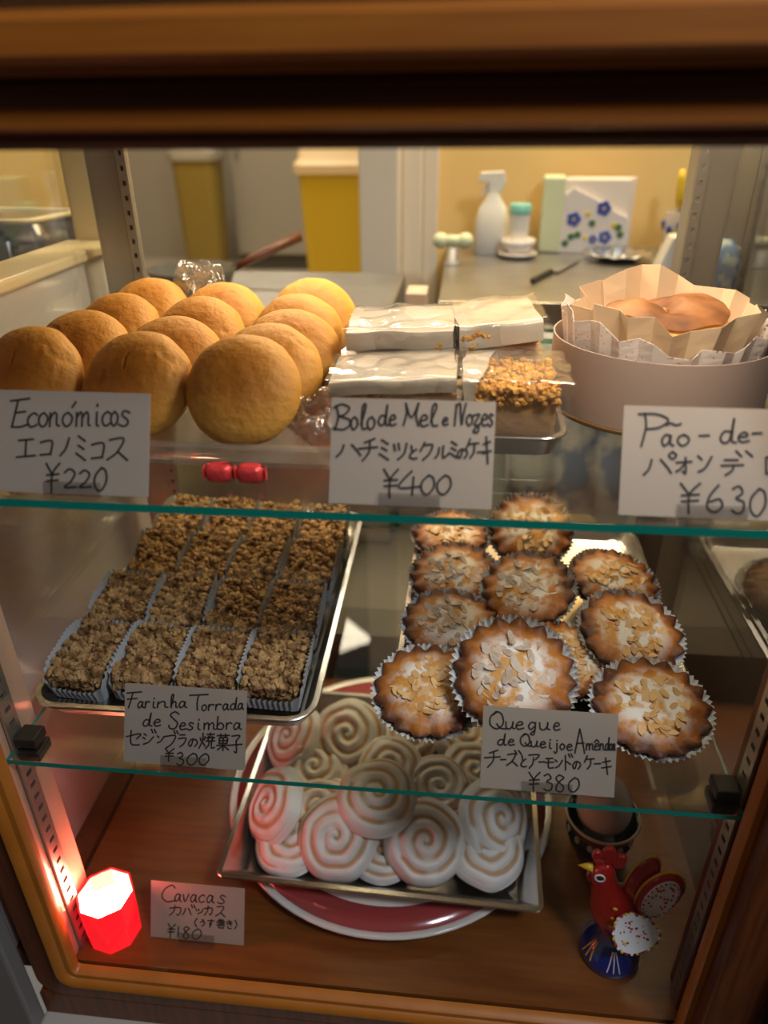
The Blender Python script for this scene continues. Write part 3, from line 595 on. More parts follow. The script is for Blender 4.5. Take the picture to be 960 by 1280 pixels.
#PART2
# ------------------------------------------------------------------ crumble cakes
ICO = []
def _ico():
    t = (1+5**.5)/2
    v = [(-1, t, 0), (1, t, 0), (-1, -t, 0), (1, -t, 0), (0, -1, t), (0, 1, t), (0, -1, -t), (0, 1, -t), (t, 0, -1), (t, 0, 1), (-t, 0, -1), (-t, 0, 1)]
    f = [(0, 11, 5), (0, 5, 1), (0, 1, 7), (0, 7, 10), (0, 10, 11), (1, 5, 9), (5, 11, 4), (11, 10, 2), (10, 7, 6), (7, 1, 8), (3, 9, 4), (3, 4, 2), (3, 2, 6), (3, 6, 8), (3, 8, 9), (4, 9, 5), (2, 4, 11), (6, 2, 10), (8, 6, 7), (9, 8, 1)]
    return [Vector(p_).normalized() for p_ in v], f
IV, IF = _ico()
def crumbs(mb, pts, r0, r1, rng):
    for p_ in pts:
        r = rng.uniform(r0, r1) if rng.random() > .12 else r1*1.35
        e = Euler((rng.uniform(0, 6), rng.uniform(0, 6), rng.uniform(0, 6))).to_matrix()
        s_ = Vector((rng.uniform(.75, 1.25), rng.uniform(.75, 1.25), rng.uniform(.6, 1)))
        mb.add([Vector(p_)+e @ Vector((a.x*s_.x, a.y*s_.y, a.z*s_.z))*r*rng.uniform(.85, 1.15) for a in IV], IF)
def slab(w_, l_, h, amp, seed, nx=10, ny=14, nz=4, M=None):
    """rounded cake block with an uneven surface"""
    mb = MB(); ls = []; off = Vector((seed*7.7, 3, 1))
    for k in range(nz+1):
        z = h*k/nz; ins = .0015 if k in (0, nz) else 0
        pts = rrect(w_-2*ins, l_-2*ins, .005, z, 4)
        ls.append([Vector(p_)+Vector((noise.noise(Vector(p_)*90+off), noise.noise(Vector(p_)*90-off), 0))*amp for p_ in pts])
    c_ = sum((p_ for p_ in ls[-1]), Vector())/len(ls[-1])
    for f_ in (.7, .35): ls.append([c_+(p_-c_)*f_+Vector((0, 0, amp*.8*noise.noise(p_*80+off))) for p_ in ls[nz]])
    mb.loops(ls, 0, True, True, M=M); return mb
def pleated_case(w_, l_, h, flare, seed, dip=.0):
    rng = random.Random(seed); m1 = []; m0 = []
    base = rrect(w_, l_, .004, 0, 2); per = []
    for i in range(len(base)):
        a, b = Vector(base[i]), Vector(base[(i+1) % len(base)]); k = max(1, int((b-a).length/.0022))
        for j in range(k): per.append(a+(b-a)*j/k)
    top = []
    for i, p_ in enumerate(per):
        d = Vector((p_.x/(w_/2), p_.y/(l_/2), 0)); d = Vector((d.x**5, d.y**5, 0)); d = d.normalized() if d.length else d
        sgn = 1 if i % 2 else -1
        hh = h*(1-dip*abs(d.y)*(2.6 if d.y < 0 else 1)) + noise.noise(Vector((p_.x*40, p_.y*40, seed)))*.003
        m0.append(p_+d*sgn*.0003); m1.append(p_+d*(flare*.5+sgn*.0007)+Vector((0, 0, hh*.5))); top.append(p_+d*(flare+sgn*.0011)+Vector((0, 0, hh)))
    mb = MB(); mb.loops([m0, m1, top], 0, True, False); return mb
crum = []
for v_ in range(3):
    rng = random.Random(50+v_); w_, l_, h = .0455, .063, .027
    t_ = MB(); pts = []
    for _ in range(270):
        x, y = rng.uniform(-w_/2, w_/2), rng.uniform(-l_/2, l_/2); pts.append((x, y, h+rng.uniform(-.001, .0032)+.003*noise.noise(Vector((x*40, y*40, v_)))))
    for _ in range(150):
        sd = rng.random()
        if sd < .45: pts.append((rng.uniform(-w_/2, w_/2), -l_/2+rng.uniform(-.001, .001), rng.uniform(h*.55, h)))
        elif sd < .8: pts.append((rng.choice((-1, 1))*w_/2+rng.uniform(-.001, .001), rng.uniform(-l_/2, l_/2), rng.uniform(h*.6, h)))
        else: pts.append((rng.uniform(-w_/2, w_/2), l_/2, rng.uniform(h*.6, h)))
    crumbs(t_, pts, .0016, .0037, rng)
    crum.append((slab(w_, l_, h, .0008, v_).mesh('cake_block', CAKE, True), t_.mesh('crumble_topping', SPONGE, False), pleated_case(w_+.0030, l_+.003, .0345, .0035, v_, .22).mesh('paper_case', CUPG, False)))
def crumble_proto(v_, loc, rot, label):
    t = thing('crumble_cake', label, 'cake', loc, rot, 'crumble cakes on the left tray')
    put('cake_block', crum[v_][0], t, (0, 0, .0006)); tag(put('crumble_topping', crum[v_][1], t, (0, 0, .0006)), kind='stuff'); put('paper_case', crum[v_][2], t); return t
protos = []
rown = ['front row', 'second row', 'third row', 'back row']
coln = ['leftmost', 'second from the left', 'third from the left', 'rightmost']
rng = random.Random(3)
for r_ in range(4):
    for c_ in range(4):
        x = -.3135+.0555*c_ + (.0, -.001, .0, .001)[r_] + rng.uniform(-.0012, .0012); y = .1015+.0815*r_ + rng.uniform(-.0015, .0015)
        loc = (x, y, Z2+.0052+rng.uniform(-.001, .0035)); rot = (R(6.5+rng.uniform(-2, 2.5)), R(rng.uniform(-5, 5)), R(rng.uniform(-4, 4)))
        lb = 'crumble cake in paper case, %s in the %s' % (coln[c_], rown[r_]); v_ = (r_*3+c_*2+r_) % 3
        if len(protos) < 3 and all(p_[0] != v_ for p_ in protos): protos.append((v_, crumble_proto(v_, loc, rot, lb)))
        else: dup([p_[1] for p_ in protos if p_[0] == v_][0] if any(p_[0] == v_ for p_ in protos) else protos[0][1], loc, rot, lb)

# ------------------------------------------------------------------ almond tarts
def tart_meshes(seed, grey=False):
    rng = random.Random(seed); off = Vector((seed*5.3, 0, 0)); nt_, teeth = 128, 16
    def star(a): return abs(((a*teeth/(2*pi)+.13*noise.noise(Vector((cos(a)*2, sin(a)*2, seed)))) % 1)-.5)*2
    mb = MB(); ls = []
    prof = [(.60, 0, 0), (.66, .004, .1), (.80, .014, .4), (.90, .0195, .8), (.96, .0225, 1.), (.94, .0245, .9), (.86, .0245, .5), (.76, .0262, .2), (.60, .0285, 0), (.42, .030, 0), (.22, .0308, 0), (.02, .031, 0)]
    for r, z, k in prof:
        l = []
        for i in range(nt_):
            a = 2*pi*i/nt_; s_ = star(a); rr = .0462*r*(1+k*.150*(s_**.8-.62)) + .0012*noise.noise(Vector((cos(a)*3, sin(a)*3, r*4))+off)*k
            l.append(Vector((rr*cos(a), rr*sin(a), z+(k*.0042*(s_-.5))+(.0018*noise.noise(Vector((rr*cos(a)*70, rr*sin(a)*70, 2))+off) if r < .9 and z > .02 else 0))))
        ls.append(l)
    mb.loops(ls, 0, True, True); body = mb.mesh('tart_pastry', TART, True)
    fl = MB()
    for _ in range(46):
        rr = .029*math.sqrt(rng.random()); a = rng.uniform(0, 2*pi); x, y = rr*cos(a), rr*sin(a); z = .0315-.0045*(rr/.034)**2+rng.uniform(-.0006, .0010)
        L_, W_ = rng.uniform(.0042, .0068), rng.uniform(.0022, .0036)
        M = Matrix.Translation((x, y, z)) @ Euler((rng.gauss(0, .24), rng.gauss(0, .24), rng.uniform(0, 6.28))).to_matrix().to_4x4()
        ring = [(L_*cos(2*pi*i/8)*(1+.15*cos(2*pi*i/8)), W_*sin(2*pi*i/8)) for i in range(8)]
        fl.loops([[(px, py, -.0003) for px, py in ring], [(px, py, .0003) for px, py in ring]], 0, True, True, M=M)
    cs = MB(); n = 120
    c0 = [(.0272*cos(2*pi*i/n), .0272*sin(2*pi*i/n), -.0006) for i in range(n)]
    def cup(r, z, amp): return [((r+amp*(1 if i % 2 else -1))*cos(2*pi*i/n), (r+amp*(1 if i % 2 else -1))*sin(2*pi*i/n), z+.0016*noise.noise(Vector((cos(2*pi*i/n)*2, sin(2*pi*i/n)*2, seed)))) for i in range(n)]
    cs.loops([c0, cup(.036, .010, .0008), cup(.0462, .0200, .0012), cup(.0478, .0225, .0015)], 0, True, False)
    return body, fl.mesh('almond_flakes', FLAKEG if grey else FLAKE, False), cs.mesh('paper_case', CUPW, False)
tm = [tart_meshes(11), tart_meshes(12, True), tart_meshes(13)]
tl = [(-.014, .083, .000, 14, -4, .98, 0, 'almond tart at the front left of the tart tray, in a white paper case'),
      (.0530, .0830, .021, 30, 4, 1.05, 1, 'large almond tart with dusty sugar leaning on others behind the Queque price card'),
      (.1640, .0800, .000, 14, -2, 1.00, 2, 'almond tart at the front right corner of the tart tray, with sharp fluted rim'),
      (.0020, .1680, .004, 10, 3, .98, 1, 'sugar-dusted almond tart at the left, second row from the front'),
      (.1040, .1360, .000, 12, 8, .90, 0, 'golden almond tart half hidden in the middle behind the large front one'),
      (.1590, .1620, .010, 18, 5, 1.00, 2, 'brightly lit pale almond tart on the right, second from the front'),
      (.0050, .2560, .000, 15, -3, .98, 1, 'greyish sugared almond tart at the left, third row from the front'),
      (.0770, .2130, .018, 18, -10, .96, 1, 'sugared almond tart in the middle, tilted onto its neighbours'),
      (.1610, .2560, .002, 14, 4, .98, 0, 'browned almond tart at the right, third from the front'),
      (-.001, .3420, .000, 8, 0, .95, 0, 'almond tart at the back left, crossed by the upper shelf edge'),
      (.0850, .3300, .014, 34, 0, .98, 2, 'almond tart at the back, tilted up behind the upper shelf edge')]
tp = {}
for x, y, dz, tx, ty, sc_, v_, lb in tl:
    loc = (x, y, Z2+.0022+dz+.027*sin(R(tx))*sc_); rot = (R(tx), R(ty), R(rng.uniform(-20, 20)))
    if v_ not in tp:
        t = thing('almond_tart', lb, 'tart', loc, rot, 'almond tarts on the right tray'); t.scale = (sc_,)*3
        put('tart_pastry', tm[v_][0], t); tag(put('almond_flakes', tm[v_][1], t), kind='stuff'); put('paper_case', tm[v_][2], t); tp[v_] = t
    else: dup(tp[v_], loc, rot, lb, None, sc_)

# ------------------------------------------------------------------ iced swirl cookies
def swirl_mesh(seed):
    rng = random.Random(seed); n, k = 96, 34; Rr = .0425; off = Vector((seed*3.3, 1, 2)); pitch = Rr/3.1; ph = rng.uniform(0, 6)
    vs = []; fs = []; ridge = []
    def pt(r, a):
        s_ = .5+.5*cos(2*pi*(r/pitch)-a-ph+1.1*noise.noise(Vector((r*cos(a)*32, r*sin(a)*32, seed+3)))); edge = (r/Rr)
        h = .0165*math.sqrt(max(0, 1-edge**2.6))+.0045
        amp = .0040*(1-edge**6)*min(1, r/.004)*(1+.5*noise.noise(Vector((r*cos(a)*45, r*sin(a)*45, seed+9))))
        wob = 1+.06*noise.noise(Vector((cos(a)*1.6, sin(a)*1.6, seed)))
        z = h+amp*(s_**.75-.5)+.0011*noise.noise(Vector((r*cos(a)*90, r*sin(a)*90, 0))+off)+.0022*noise.noise(Vector((r*cos(a)*26, r*sin(a)*26, 4))+off)
        s_ = s_+(1-s_)*min(1, max(0, -.15+1.6*noise.noise(Vector((r*cos(a)*36, r*sin(a)*36, seed+20)))))
        return (r*wob*cos(a), r*wob*sin(a), z), (s_**.75 if edge < .93 else 1)
    for i in range(k+1):
        r = max(.0004, Rr*(1-(1-i/k)**1.0))
        for j in range(n):
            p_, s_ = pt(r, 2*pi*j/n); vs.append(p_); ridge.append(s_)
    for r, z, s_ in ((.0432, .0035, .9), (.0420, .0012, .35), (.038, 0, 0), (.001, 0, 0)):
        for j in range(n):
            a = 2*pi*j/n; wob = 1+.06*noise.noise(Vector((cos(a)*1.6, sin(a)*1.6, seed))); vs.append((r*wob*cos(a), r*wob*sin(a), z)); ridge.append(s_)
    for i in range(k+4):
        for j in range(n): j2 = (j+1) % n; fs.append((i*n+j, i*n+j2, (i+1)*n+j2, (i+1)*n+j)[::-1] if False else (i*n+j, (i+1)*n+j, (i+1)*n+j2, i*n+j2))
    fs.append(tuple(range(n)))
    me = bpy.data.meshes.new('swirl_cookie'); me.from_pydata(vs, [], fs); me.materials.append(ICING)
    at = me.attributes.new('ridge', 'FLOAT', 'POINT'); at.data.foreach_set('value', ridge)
    me.polygons.foreach_set('use_smooth', [True]*len(me.polygons)); me.update(); return me
sm = [swirl_mesh(i) for i in range(4)]
def ndir(tilt, az):  # rotation whose up-axis leans by tilt towards azimuth az (0 = towards the front, 90 = right)
    q = Matrix.Rotation(R(az), 4, 'Z') @ Matrix.Rotation(R(tilt), 4, 'X'); return q
ck = [(-0.105, 0.115, 0.0585, 36, -8, 1.00, 'large iced swirl cookie at the front left of the cookie pile, facing out'),
      (-0.0145, 0.1185, 0.0585, 36, 4, 1.00, 'large iced swirl cookie at the front centre right of the pile, facing out'),
      (-0.1800, 0.1460, 0.0620, 48, -62, .97, 'iced swirl cookie leaning against the left side of the pile, lit pink'),
      (-0.157, 0.124, 0.038, 8, -30, .93, 'iced swirl cookie lying flat in the front left corner of the tray'),
      (0.05, 0.127, 0.045, 16, 25, .95, 'iced swirl cookie lying low at the front right of the tray'),
      (-0.0670, 0.1460, 0.0880, 16, 0, 1.00, 'iced swirl cookie lying on top in the middle of the pile'),
      (0.0590, 0.1520, 0.0600, 42, 52, 1.00, 'bright iced swirl cookie leaning at the right side of the tray'),
      (-0.0570, 0.2030, 0.0670, 22, 10, .90, 'iced swirl cookie just behind the topmost one'),
      (-0.0030, 0.1900, 0.0560, 24, 15, .90, 'iced swirl cookie in the middle right, crossed by the lower shelf edge'),
      (-0.1120, 0.2430, 0.0720, 34, -5, 1.02, 'iced swirl cookie standing tall at the back, right of the crumble tray corner'),
      (-0.1810, 0.2440, 0.0600, 42, -50, .97, 'iced swirl cookie at the back left of the pile, lit pink'),
      (-0.1330, 0.1600, 0.0440, 14, -10, .93, 'iced swirl cookie half buried in the left middle of the pile'),
      (-0.0480, 0.2740, 0.0440, 12, 10, .97, 'iced swirl cookie at the back, beneath the gap between the trays'),
      (-0.059, 0.12, 0.035, 4, 0, .80, 'small iced swirl cookie showing between the two front ones'),
      (0.0260, 0.2830, 0.0440, 14, 20, .93, 'iced swirl cookie at the back right under the tart tray'),
      (-0.1460, 0.2080, 0.0500, 20, -20, .93, 'iced swirl cookie low in the left of the pile, behind the pink one'),
      (0.0360, 0.2190, 0.0500, 24, 30, .93, 'iced swirl cookie behind the lower right price card'),
      (0.0200, 0.1560, 0.0360, 6, 20, .97, 'iced swirl cookie low in the right of the pile, under the leaning ones'),
      (-0.0780, 0.1880, 0.0360, 6, 0, .97, 'iced swirl cookie buried under the topmost one')]
for i, (x, y, z, tl_, az, sc_, lb) in enumerate(ck):
    q = ndir(tl_, az); q.translation = Vector((x, y, z)) - (q.to_3x3() @ Vector((0, 0, .009)))
    o = put('swirl_cookie', sm[i % 4], None, q.translation, (q @ Matrix.Rotation(R(i*77), 4, 'Z')).to_euler()); o.scale = (sc_,)*3
    tag(o, lb, 'cookie', 'iced swirl cookies on the tray')

# ------------------------------------------------------------------ wrapped honey cakes
def wrinkle(pts, amp, seed, sc_=45):
    return [Vector(p_)+Vector((noise.noise(Vector(p_)*sc_+Vector((seed, 0, 0))), noise.noise(Vector(p_)*sc_+Vector((0, seed, 0))), noise.noise(Vector(p_)*sc_+Vector((0, 0, seed)))))*amp for p_ in pts]
def sheet(fn, nu, nv, amp, seed, keep=None, sc_=45):
    """surface fn(u,v); keep(u,v) leaves cells out so that flaps get a slanting edge"""
    mb = MB(); vs = [fn(i/nu, j/nv) for j in range(nv+1) for i in range(nu+1)]; vs = wrinkle(vs, amp, seed, sc_); fs = []
    for j in range(nv):
        for i in range(nu):
            if keep is None or keep((i+.5)/nu, (j+.5)/nv): fs.append((j*(nu+1)+i, j*(nu+1)+i+1, (j+1)*(nu+1)+i+1, (j+1)*(nu+1)+i))
    return mb.add(vs, fs)
def wrapped(label, x0, x1, y0, y1, z0, h, seed, open_edge=None, tail=0., side=.0, rot=(0, 0, 0)):
    t = thing('wrapped_cake', label, 'cake', ((x0+x1)/2, (y0+y1)/2, z0), rot, 'wrapped honey cakes')
    w_, l_ = x1-x0, y1-y0; sl = slab(w_, l_, h-.006, .0008, seed); sl.build('cake_slab', HONEYS, t, (0, 0, .002), smooth=True)
    slab(w_-.001, l_-.001, .004, .0006, seed+2).build('dark_crust', DARKC, t, (0, 0, h-.008), smooth=True)
    rg = random.Random(seed); tb = MB()
    pts = [(rg.uniform(-w_/2, w_/2), rg.uniform(-l_/2, l_/2), h-.003+rg.uniform(-.001, .0015)) for _ in range(420)]
    pts += [(rg.uniform(-w_/2, w_/2), -l_/2+rg.uniform(-.0005, .001), h-rg.uniform(.002, .013)) for _ in range(160)]
    crumbs(tb, pts, .0013, .0026, rg); tag(tb.build('crumb_topping', HONEY, t), kind='stuff')
    g_ = .0025; X0, X1, Y0, Y1, H = -w_/2-g_-tail, w_/2+g_+side, -l_/2-g_, l_/2+g_, h+g_
    def wrapf(u, v):  # v 0..1 : front bottom -> front top -> over the top -> back bottom
        x = X0+(X1-X0)*u; s_ = v*(2*H+(Y1-Y0)); pin = 0
        if s_ < H: p_ = Vector((x, Y0-.0015*sin(pi*s_/H), s_))
        elif s_ < H+(Y1-Y0): q = s_-H; p_ = Vector((x, Y0+q, H+.001*sin(pi*q/(Y1-Y0))))
        else: p_ = Vector((x, Y1, 2*H+(Y1-Y0)-s_))
        p_.z *= 1-.45*pin; return p_
    tot = 2*H+(Y1-Y0); vf = H/tot; vt = (H+(Y1-Y0))/tot
    if open_edge:  # front panel see-through, flap over part of the top
        sheet(wrapf, 40, 30, .0012, seed, lambda u, v: v < vf*.62, 40).build('glassine_front', GLASSINE, t, smooth=True)
        sheet(lambda u, v: wrapf(u, v)+Vector((0, -.0008, .0012)), 90, 90, .0026, seed+3, lambda u, v: v >= vf*.60 and u < open_edge+(v-vf*.6)/(vt-vf*.6)*.26, 40).build('paper_flap', PAPERW, t, smooth=True)
    else:
        sheet(wrapf, 50, 24, .0012, seed, lambda u, v: v < vf*.80, 40).build('glassine_front', GLASSINE, t, smooth=True)
        sheet(lambda u, v: wrapf(u, v)+Vector((0, -.0006, .0010)), 70, 60, .0034, seed+3, lambda u, v: v >= vf*.78, 26).build('paper_wrap', PAPERW, t, smooth=True)
    # clear outer bag with a zigzag-cut right end
    def bag(u, v):
        p_ = wrapf(u, v)+Vector((0, -.0025*(1-2*v) , .0022 if vf < v < vt else 0)); e = X1+.004+(.0012 if int(v*80) % 2 else -.0012)
        p_.x = X0-.002+(e-X0+.002)*u; return p_
    sheet(bag, 46, 80, .0022, seed+9, None, 60).build('clear_bag', BAG, t, smooth=True)
    return t
ZT = Z1+.0016
wrapped('honey and walnut cake in paper sleeve, crumbly top showing, front right of the small tray', .006, .0680, .0975, .166, ZT+.001, .046, 5, open_edge=.10, side=.002)
wrapped('wrapped honey cake with milky paper front, front left, behind the Bolo de Mel price card', -.0820, -.002, .1000, .168, ZT+.002, .043, 6, tail=.004, rot=(R(-1), R(-3), R(2)))
wrapped('honey cake wholly in white paper at the back right, dark end showing', .0050, .0620, .1800, .246, ZT+.002, .066, 7, rot=(R(3), R(-6), R(5)))
wrapped('honey cake wholly in white paper at the back left, beside the buns', -.0780, -.004, .1800, .246, ZT+.001, .060, 8, tail=.004, rot=(R(2), R(-3), R(-2)))
# cling film crumpled round the buns
def film(name, label, cx, cy, rx, ry, z0, hz, seed):
    mb = MB(); n, k = 60, 14; ls = []
    for i in range(k+1):
        f_ = i/k; l = []
        for j in range(n):
            a = 2*pi*j/n; rr = 1-.75*f_
            p_ = Vector((cx+rx*rr*cos(a), cy+ry*rr*sin(a), z0+hz*sin(pi*min(1, f_*1.1))))
            l.append(p_+Vector((noise.noise(p_*90+Vector((seed, 0, 0))), noise.noise(p_*90+Vector((0, seed, 0))), .9*abs(noise.noise(p_*110+Vector((0, 0, seed))))))*.008)
        ls.append(l)
    mb.loops(ls, 0, False, False); return tag(mb.build(name, WRAP), label, 'cling film')
film('cling_film', 'crumpled cling film at the front right corner of the bun tray', -.098, .108, .018, .042, Z1+.012, .016, 3)
film('cling_film', 'crumpled cling film sticking up behind the middle row of buns', -.262, .352, .030, .014, Z1+.030, .050, 8)
# red sweets in front of the bun tray
for x, lb in ((-.1525, 'left of the two small red foil sweets in front of the bun tray'), (-.1315, 'right of the two small red foil sweets in front of the bun tray')):
    t = thing('foil_sweet', lb, 'sweet', (x, .036, Z1), (0, 0, R(4)), 'red foil sweets')
    slab(.018, .010, .012, .0008, int(abs(x)*900)).build('sweet', FOIL, t, (0, 0, .0004), smooth=True)
    f_ = MB()
    for s_ in (-1, 1): f_.loops([[(s_*.0088, -.001, .003), (s_*.0088, .001, .003), (s_*.0088, .001, .009), (s_*.0088, -.001, .009)], [(s_*.0100, -.0035, .002), (s_*.0100, .0035, .002), (s_*.0100, .003, .011), (s_*.0100, -.003, .011)]], 0, True, True)
    f_.build('twisted_end', FOIL, t)

# ------------------------------------------------------------------ sponge cake in its card ring
t = thing('sponge_cake', 'round sponge cake in baking parchment inside a cream card ring, right of the upper shelf', 'cake', (.1585, .2120, Z1))
MB().lathe([(.0850, 0), (.0856, .001), (.0856, .0026), (.0850, .0034)], 64).build('cake_board', BROWNBD, t)
Rg = .0838; MB().lathe([(Rg, .0036), (Rg, .056), (Rg-.0012, .056), (Rg-.0012, .0036), (Rg, .0036)], 96, cap0=False, cap1=False).build('card_ring', RINGC, t, autos=True)
mb = MB(); ls = []; n = 72
for r, z in [(.044, .005), (.047, .02), (.0475, .055), (.0462, .068), (.043, .074), (.036, .077), (.026, .0765), (.016, .0745), (.007, .073), (.0008, .0725)]:
    l = []
    for i in range(n):
        a = 2*pi*i/n; p_ = Vector((r*cos(a), r*sin(a), z))
        zz = z+(.005*noise.noise(Vector((p_.x*38, p_.y*38, 3.3)))+.004*sin(a*2+1) if z > .06 else 0); l.append((p_.x*(1+.03*noise.noise(p_*30)), p_.y, zz))
    ls.append(l)
mb.loops(ls, 0, True, True); cake = mb.build('cake', PAO, t, smooth=True)
# browned, sunken crust on top
mb = MB(); ls = []
for r in (.046, .040, .030, .020, .010, .001):
    l = []
    for i in range(n):
        a = 2*pi*i/n; x, y = r*cos(a), r*sin(a); z = .0765+.005*noise.noise(Vector((x*38, y*38, 3.3)))+.004*sin(a*2+1)-.55*max(0, r-.036)
        z -= .014*math.exp(-((x+.004)**2+(y-.004)**2)/.00006); l.append((x, y, z+.0036))
    ls.append(l)
mb.loops(ls, 0, False, True); mb.build('brown_crust', PAOD, t, smooth=True)
def collar(name, m_, n, r0, r1, z0, zf, amp, seed, rows=6, lean=None, holes=False):
    rg = random.Random(seed); mb = MB(); ls = []; js = [rg.uniform(-.3, .3) for _ in range(n)]; ra = [rg.uniform(.5, 1.5) for _ in range(n)]
    for k in range(rows+1):
        f_ = k/rows; l = []
        for i in range(n):
            a = 2*pi*(i+js[i])/n; rr = r0+(r1-r0)*f_**1.2+amp*ra[i]*(.3+.7*f_)*(1 if i % 2 else -1)
            zt = zf(a, i); l.append(Vector((rr*cos(a), rr*sin(a), z0+(zt-z0)*f_)))
        ls.append(l)
    mb.loops(ls, 0, False, False); o = mb.build(name, m_, t)
    s_ = o.modifiers.new('sheet', 'SOLIDIFY'); s_.thickness = .0003; return o
rz_ = random.Random(4); zz_ = [rz_.uniform(-.006, .010) for _ in range(60)]
collar('parchment', PARCH, 26, .0510, .0670, .005, lambda a, i: .082+.007*sin(a)+zz_[i], .0046, 2)
# lace doily between parchment and ring (real openings cut by the material)
LACE = bpy.data.materials.new('lace_paper'); LACE.use_nodes = True; nt = LACE.node_tree; b = nt.nodes['Principled BSDF']
b.inputs['Base Color'].default_value = (.84, .76, .74, 1); b.inputs['Roughness'].default_value = .7
tc = nt.nodes.new('ShaderNodeTexCoord'); vo = nt.nodes.new('ShaderNodeTexVoronoi'); vo.inputs['Scale'].default_value = 260
nt.links.new(tc.outputs['Object'], vo.inputs[0]); gt = nt.nodes.new('ShaderNodeMath'); gt.operation = 'GREATER_THAN'; gt.inputs[1].default_value = .24
nt.links.new(vo.outputs['Distance'], gt.inputs[0]); nt.links.new(gt.outputs[0], b.inputs['Alpha'])
collar('lace_doily', LACE, 44, .0720, .0780, .030, lambda a, i: .060+.018*max(0, -cos(a))+.010*max(0, cos(a))+.004*sin(i*1.7), .0018, 9)

# ------------------------------------------------------------------ egg cup with egg
t = thing('egg_pot', 'brown glazed pot with cream and black pattern holding an egg, back right of the floor', 'pot', (.1715, .168, 0))
pr = [(.020, 0), (.023, .002), (.019, .008), (.022, .018), (.031, .036), (.0365, .052), (.0385, .060), (.0368, .0612), (.034, .052), (.028, .036), (.018, .02)]
MB().lathe(pr[:7], 48, cap0=True, cap1=False).build('pot_body', POT, t, smooth=True)
MB().lathe([(.0385, .060), (.0392, .0615), (.0385, .063), (.0368, .0625)], 48, cap0=False, cap1=False).build('rim', CREAM, t, smooth=True)
MB().lathe(pr[6:], 48, cap0=False, cap1=True).build('inside', POTIN, t, smooth=True)
pt_ = MB()
for i in range(14):
    a = 2*pi*i/14
    for zc_, rr, dz in ((.030, .0285, .006), (.044, .0345, .005)):
        a2 = a+(.22 if zc_ > .04 else 0); ring = [(rr*cos(a2+.10*cos(q*pi/3)), rr*sin(a2+.10*cos(q*pi/3)), zc_+dz*sin(q*pi/3)) for q in range(6)]
        c0 = Vector((cos(a2), sin(a2), -.25))
        pt_.loops([[Vector(p_) for p_ in ring], [Vector(p_)+c0*.0012 for p_ in ring]], 0, True, True)
pt_.build('cream_pattern', CREAM, t)
MB().lathe([(.0315, .022), (.0355, .036), (.0355, .040), (.0318, .0455)], 48, 0, False, False).build('black_band', POTIN, t, smooth=True)
mb = MB(); mb.lathe([(max(.0006, .0285*sin(pi*i/20)*(1+.08*cos(pi*i/20))), .076-.035*cos(pi*i/20)) for i in range(21)], 32)
tag(mb.build('egg', EGG, None, (.1715, .168, 0), smooth=True), 'beige egg sitting in the brown pot, back right of the case floor', 'egg')

# ------------------------------------------------------------------ painted rooster
t = thing('rooster_figurine', 'red painted rooster figurine with blue base and white patterned tail, front right', 'figurine', (.1680, .058, 0), (0, 0, R(-8)))
MB().lathe([(.027, 0), (.0285, .003), (.0275, .010), (.0235, .018), (.016, .027), (.0095, .034)], 40).build('base', BLUE, t, smooth=True)
st_ = MB()
for a0, mat_i in ((-85, 0), (-145, 1), (10, 0), (100, 1)):
    for d in (-12, 0, 12):
        a = R(a0+d); st_.tube([(.0278*cos(a), .0278*sin(a), .010), (.0240*cos(R(a0)+(a-R(a0))*.75), .0240*sin(R(a0)+(a-R(a0))*.75), .018), (.0175*cos(R(a0)+(a-R(a0))*.4), .0175*sin(R(a0)+(a-R(a0))*.4), .0262)], .0006, 6, mat_i)
st_.build('painted_rays', [WPAINT, YEL], t)
# body: swept tapering column from base to head
def sweep(path, n=24):
    ls = []
    for (x, y, z, rx, ry) in path: ls.append([(x+rx*cos(2*pi*i/n), y+ry*sin(2*pi*i/n), z) for i in range(n)])
    return MB().loops(ls, 0, True, True)
bd = sweep([(0, 0, .028, .009, .009), (-.001, 0, .036, .013, .011), (-.001, 0, .050, .021, .015), (-.003, 0, .064, .0235, .0165), (-.008, 0, .078, .019, .0145), (-.014, 0, .092, .0135, .012), (-.0185, 0, .104, .0115, .0108), (-.020, 0, .114, .0112, .0105), (-.019, 0, .122, .0085, .008), (-.018, 0, .127, .003, .003)])
o = bd.build('body', RED, t, smooth=True); s_ = o.modifiers.new('smooth', 'SUBSURF'); s_.levels = s_.render_levels = 1
def disc(cx, cy, cz, rx, rz, th, name, m_, rot=0, n=32, parent=None, heart=False):
    """flat upright fin in the x,z plane"""
    ring = []
    for i in range(n):
        a = 2*pi*i/n; f_ = 1+(.22*max(0, cos(a-pi/2))**6 if heart else 0); ring.append((rx*cos(a)*f_, rz*sin(a)*f_))
    M = Matrix.Translation((cx, cy, cz)) @ Matrix.Rotation(rot, 4, 'Y')
    mb = MB(); mb.loops([[(x*.9, -th/2, z*.9) for x, z in ring], [(x, -th/4, z) for x, z in ring], [(x, th/4, z) for x, z in ring], [(x*.9, th/2, z*.9) for x, z in ring]], 0, True, True, M=M)
    return mb.build(name, m_, parent or t, smooth=False), M, ring
for i, (x, z, r_) in enumerate(((-.026, .131, .009), (-.0175, .137, .0105), (-.008, .132, .009))): disc(x, 0, z, r_*.62, r_, .005, 'comb_lobe', RED, R(-20+20*i))
MB().lathe([(.0045, 0), (.003, .006), (.0004, .013)], 12).build('beak', YEL, t, (-.029, 0, .116), (0, R(-95), 0), smooth=True)
disc(-.029, 0, .104, .0045, .0075, .004, 'wattle', RED, 0)
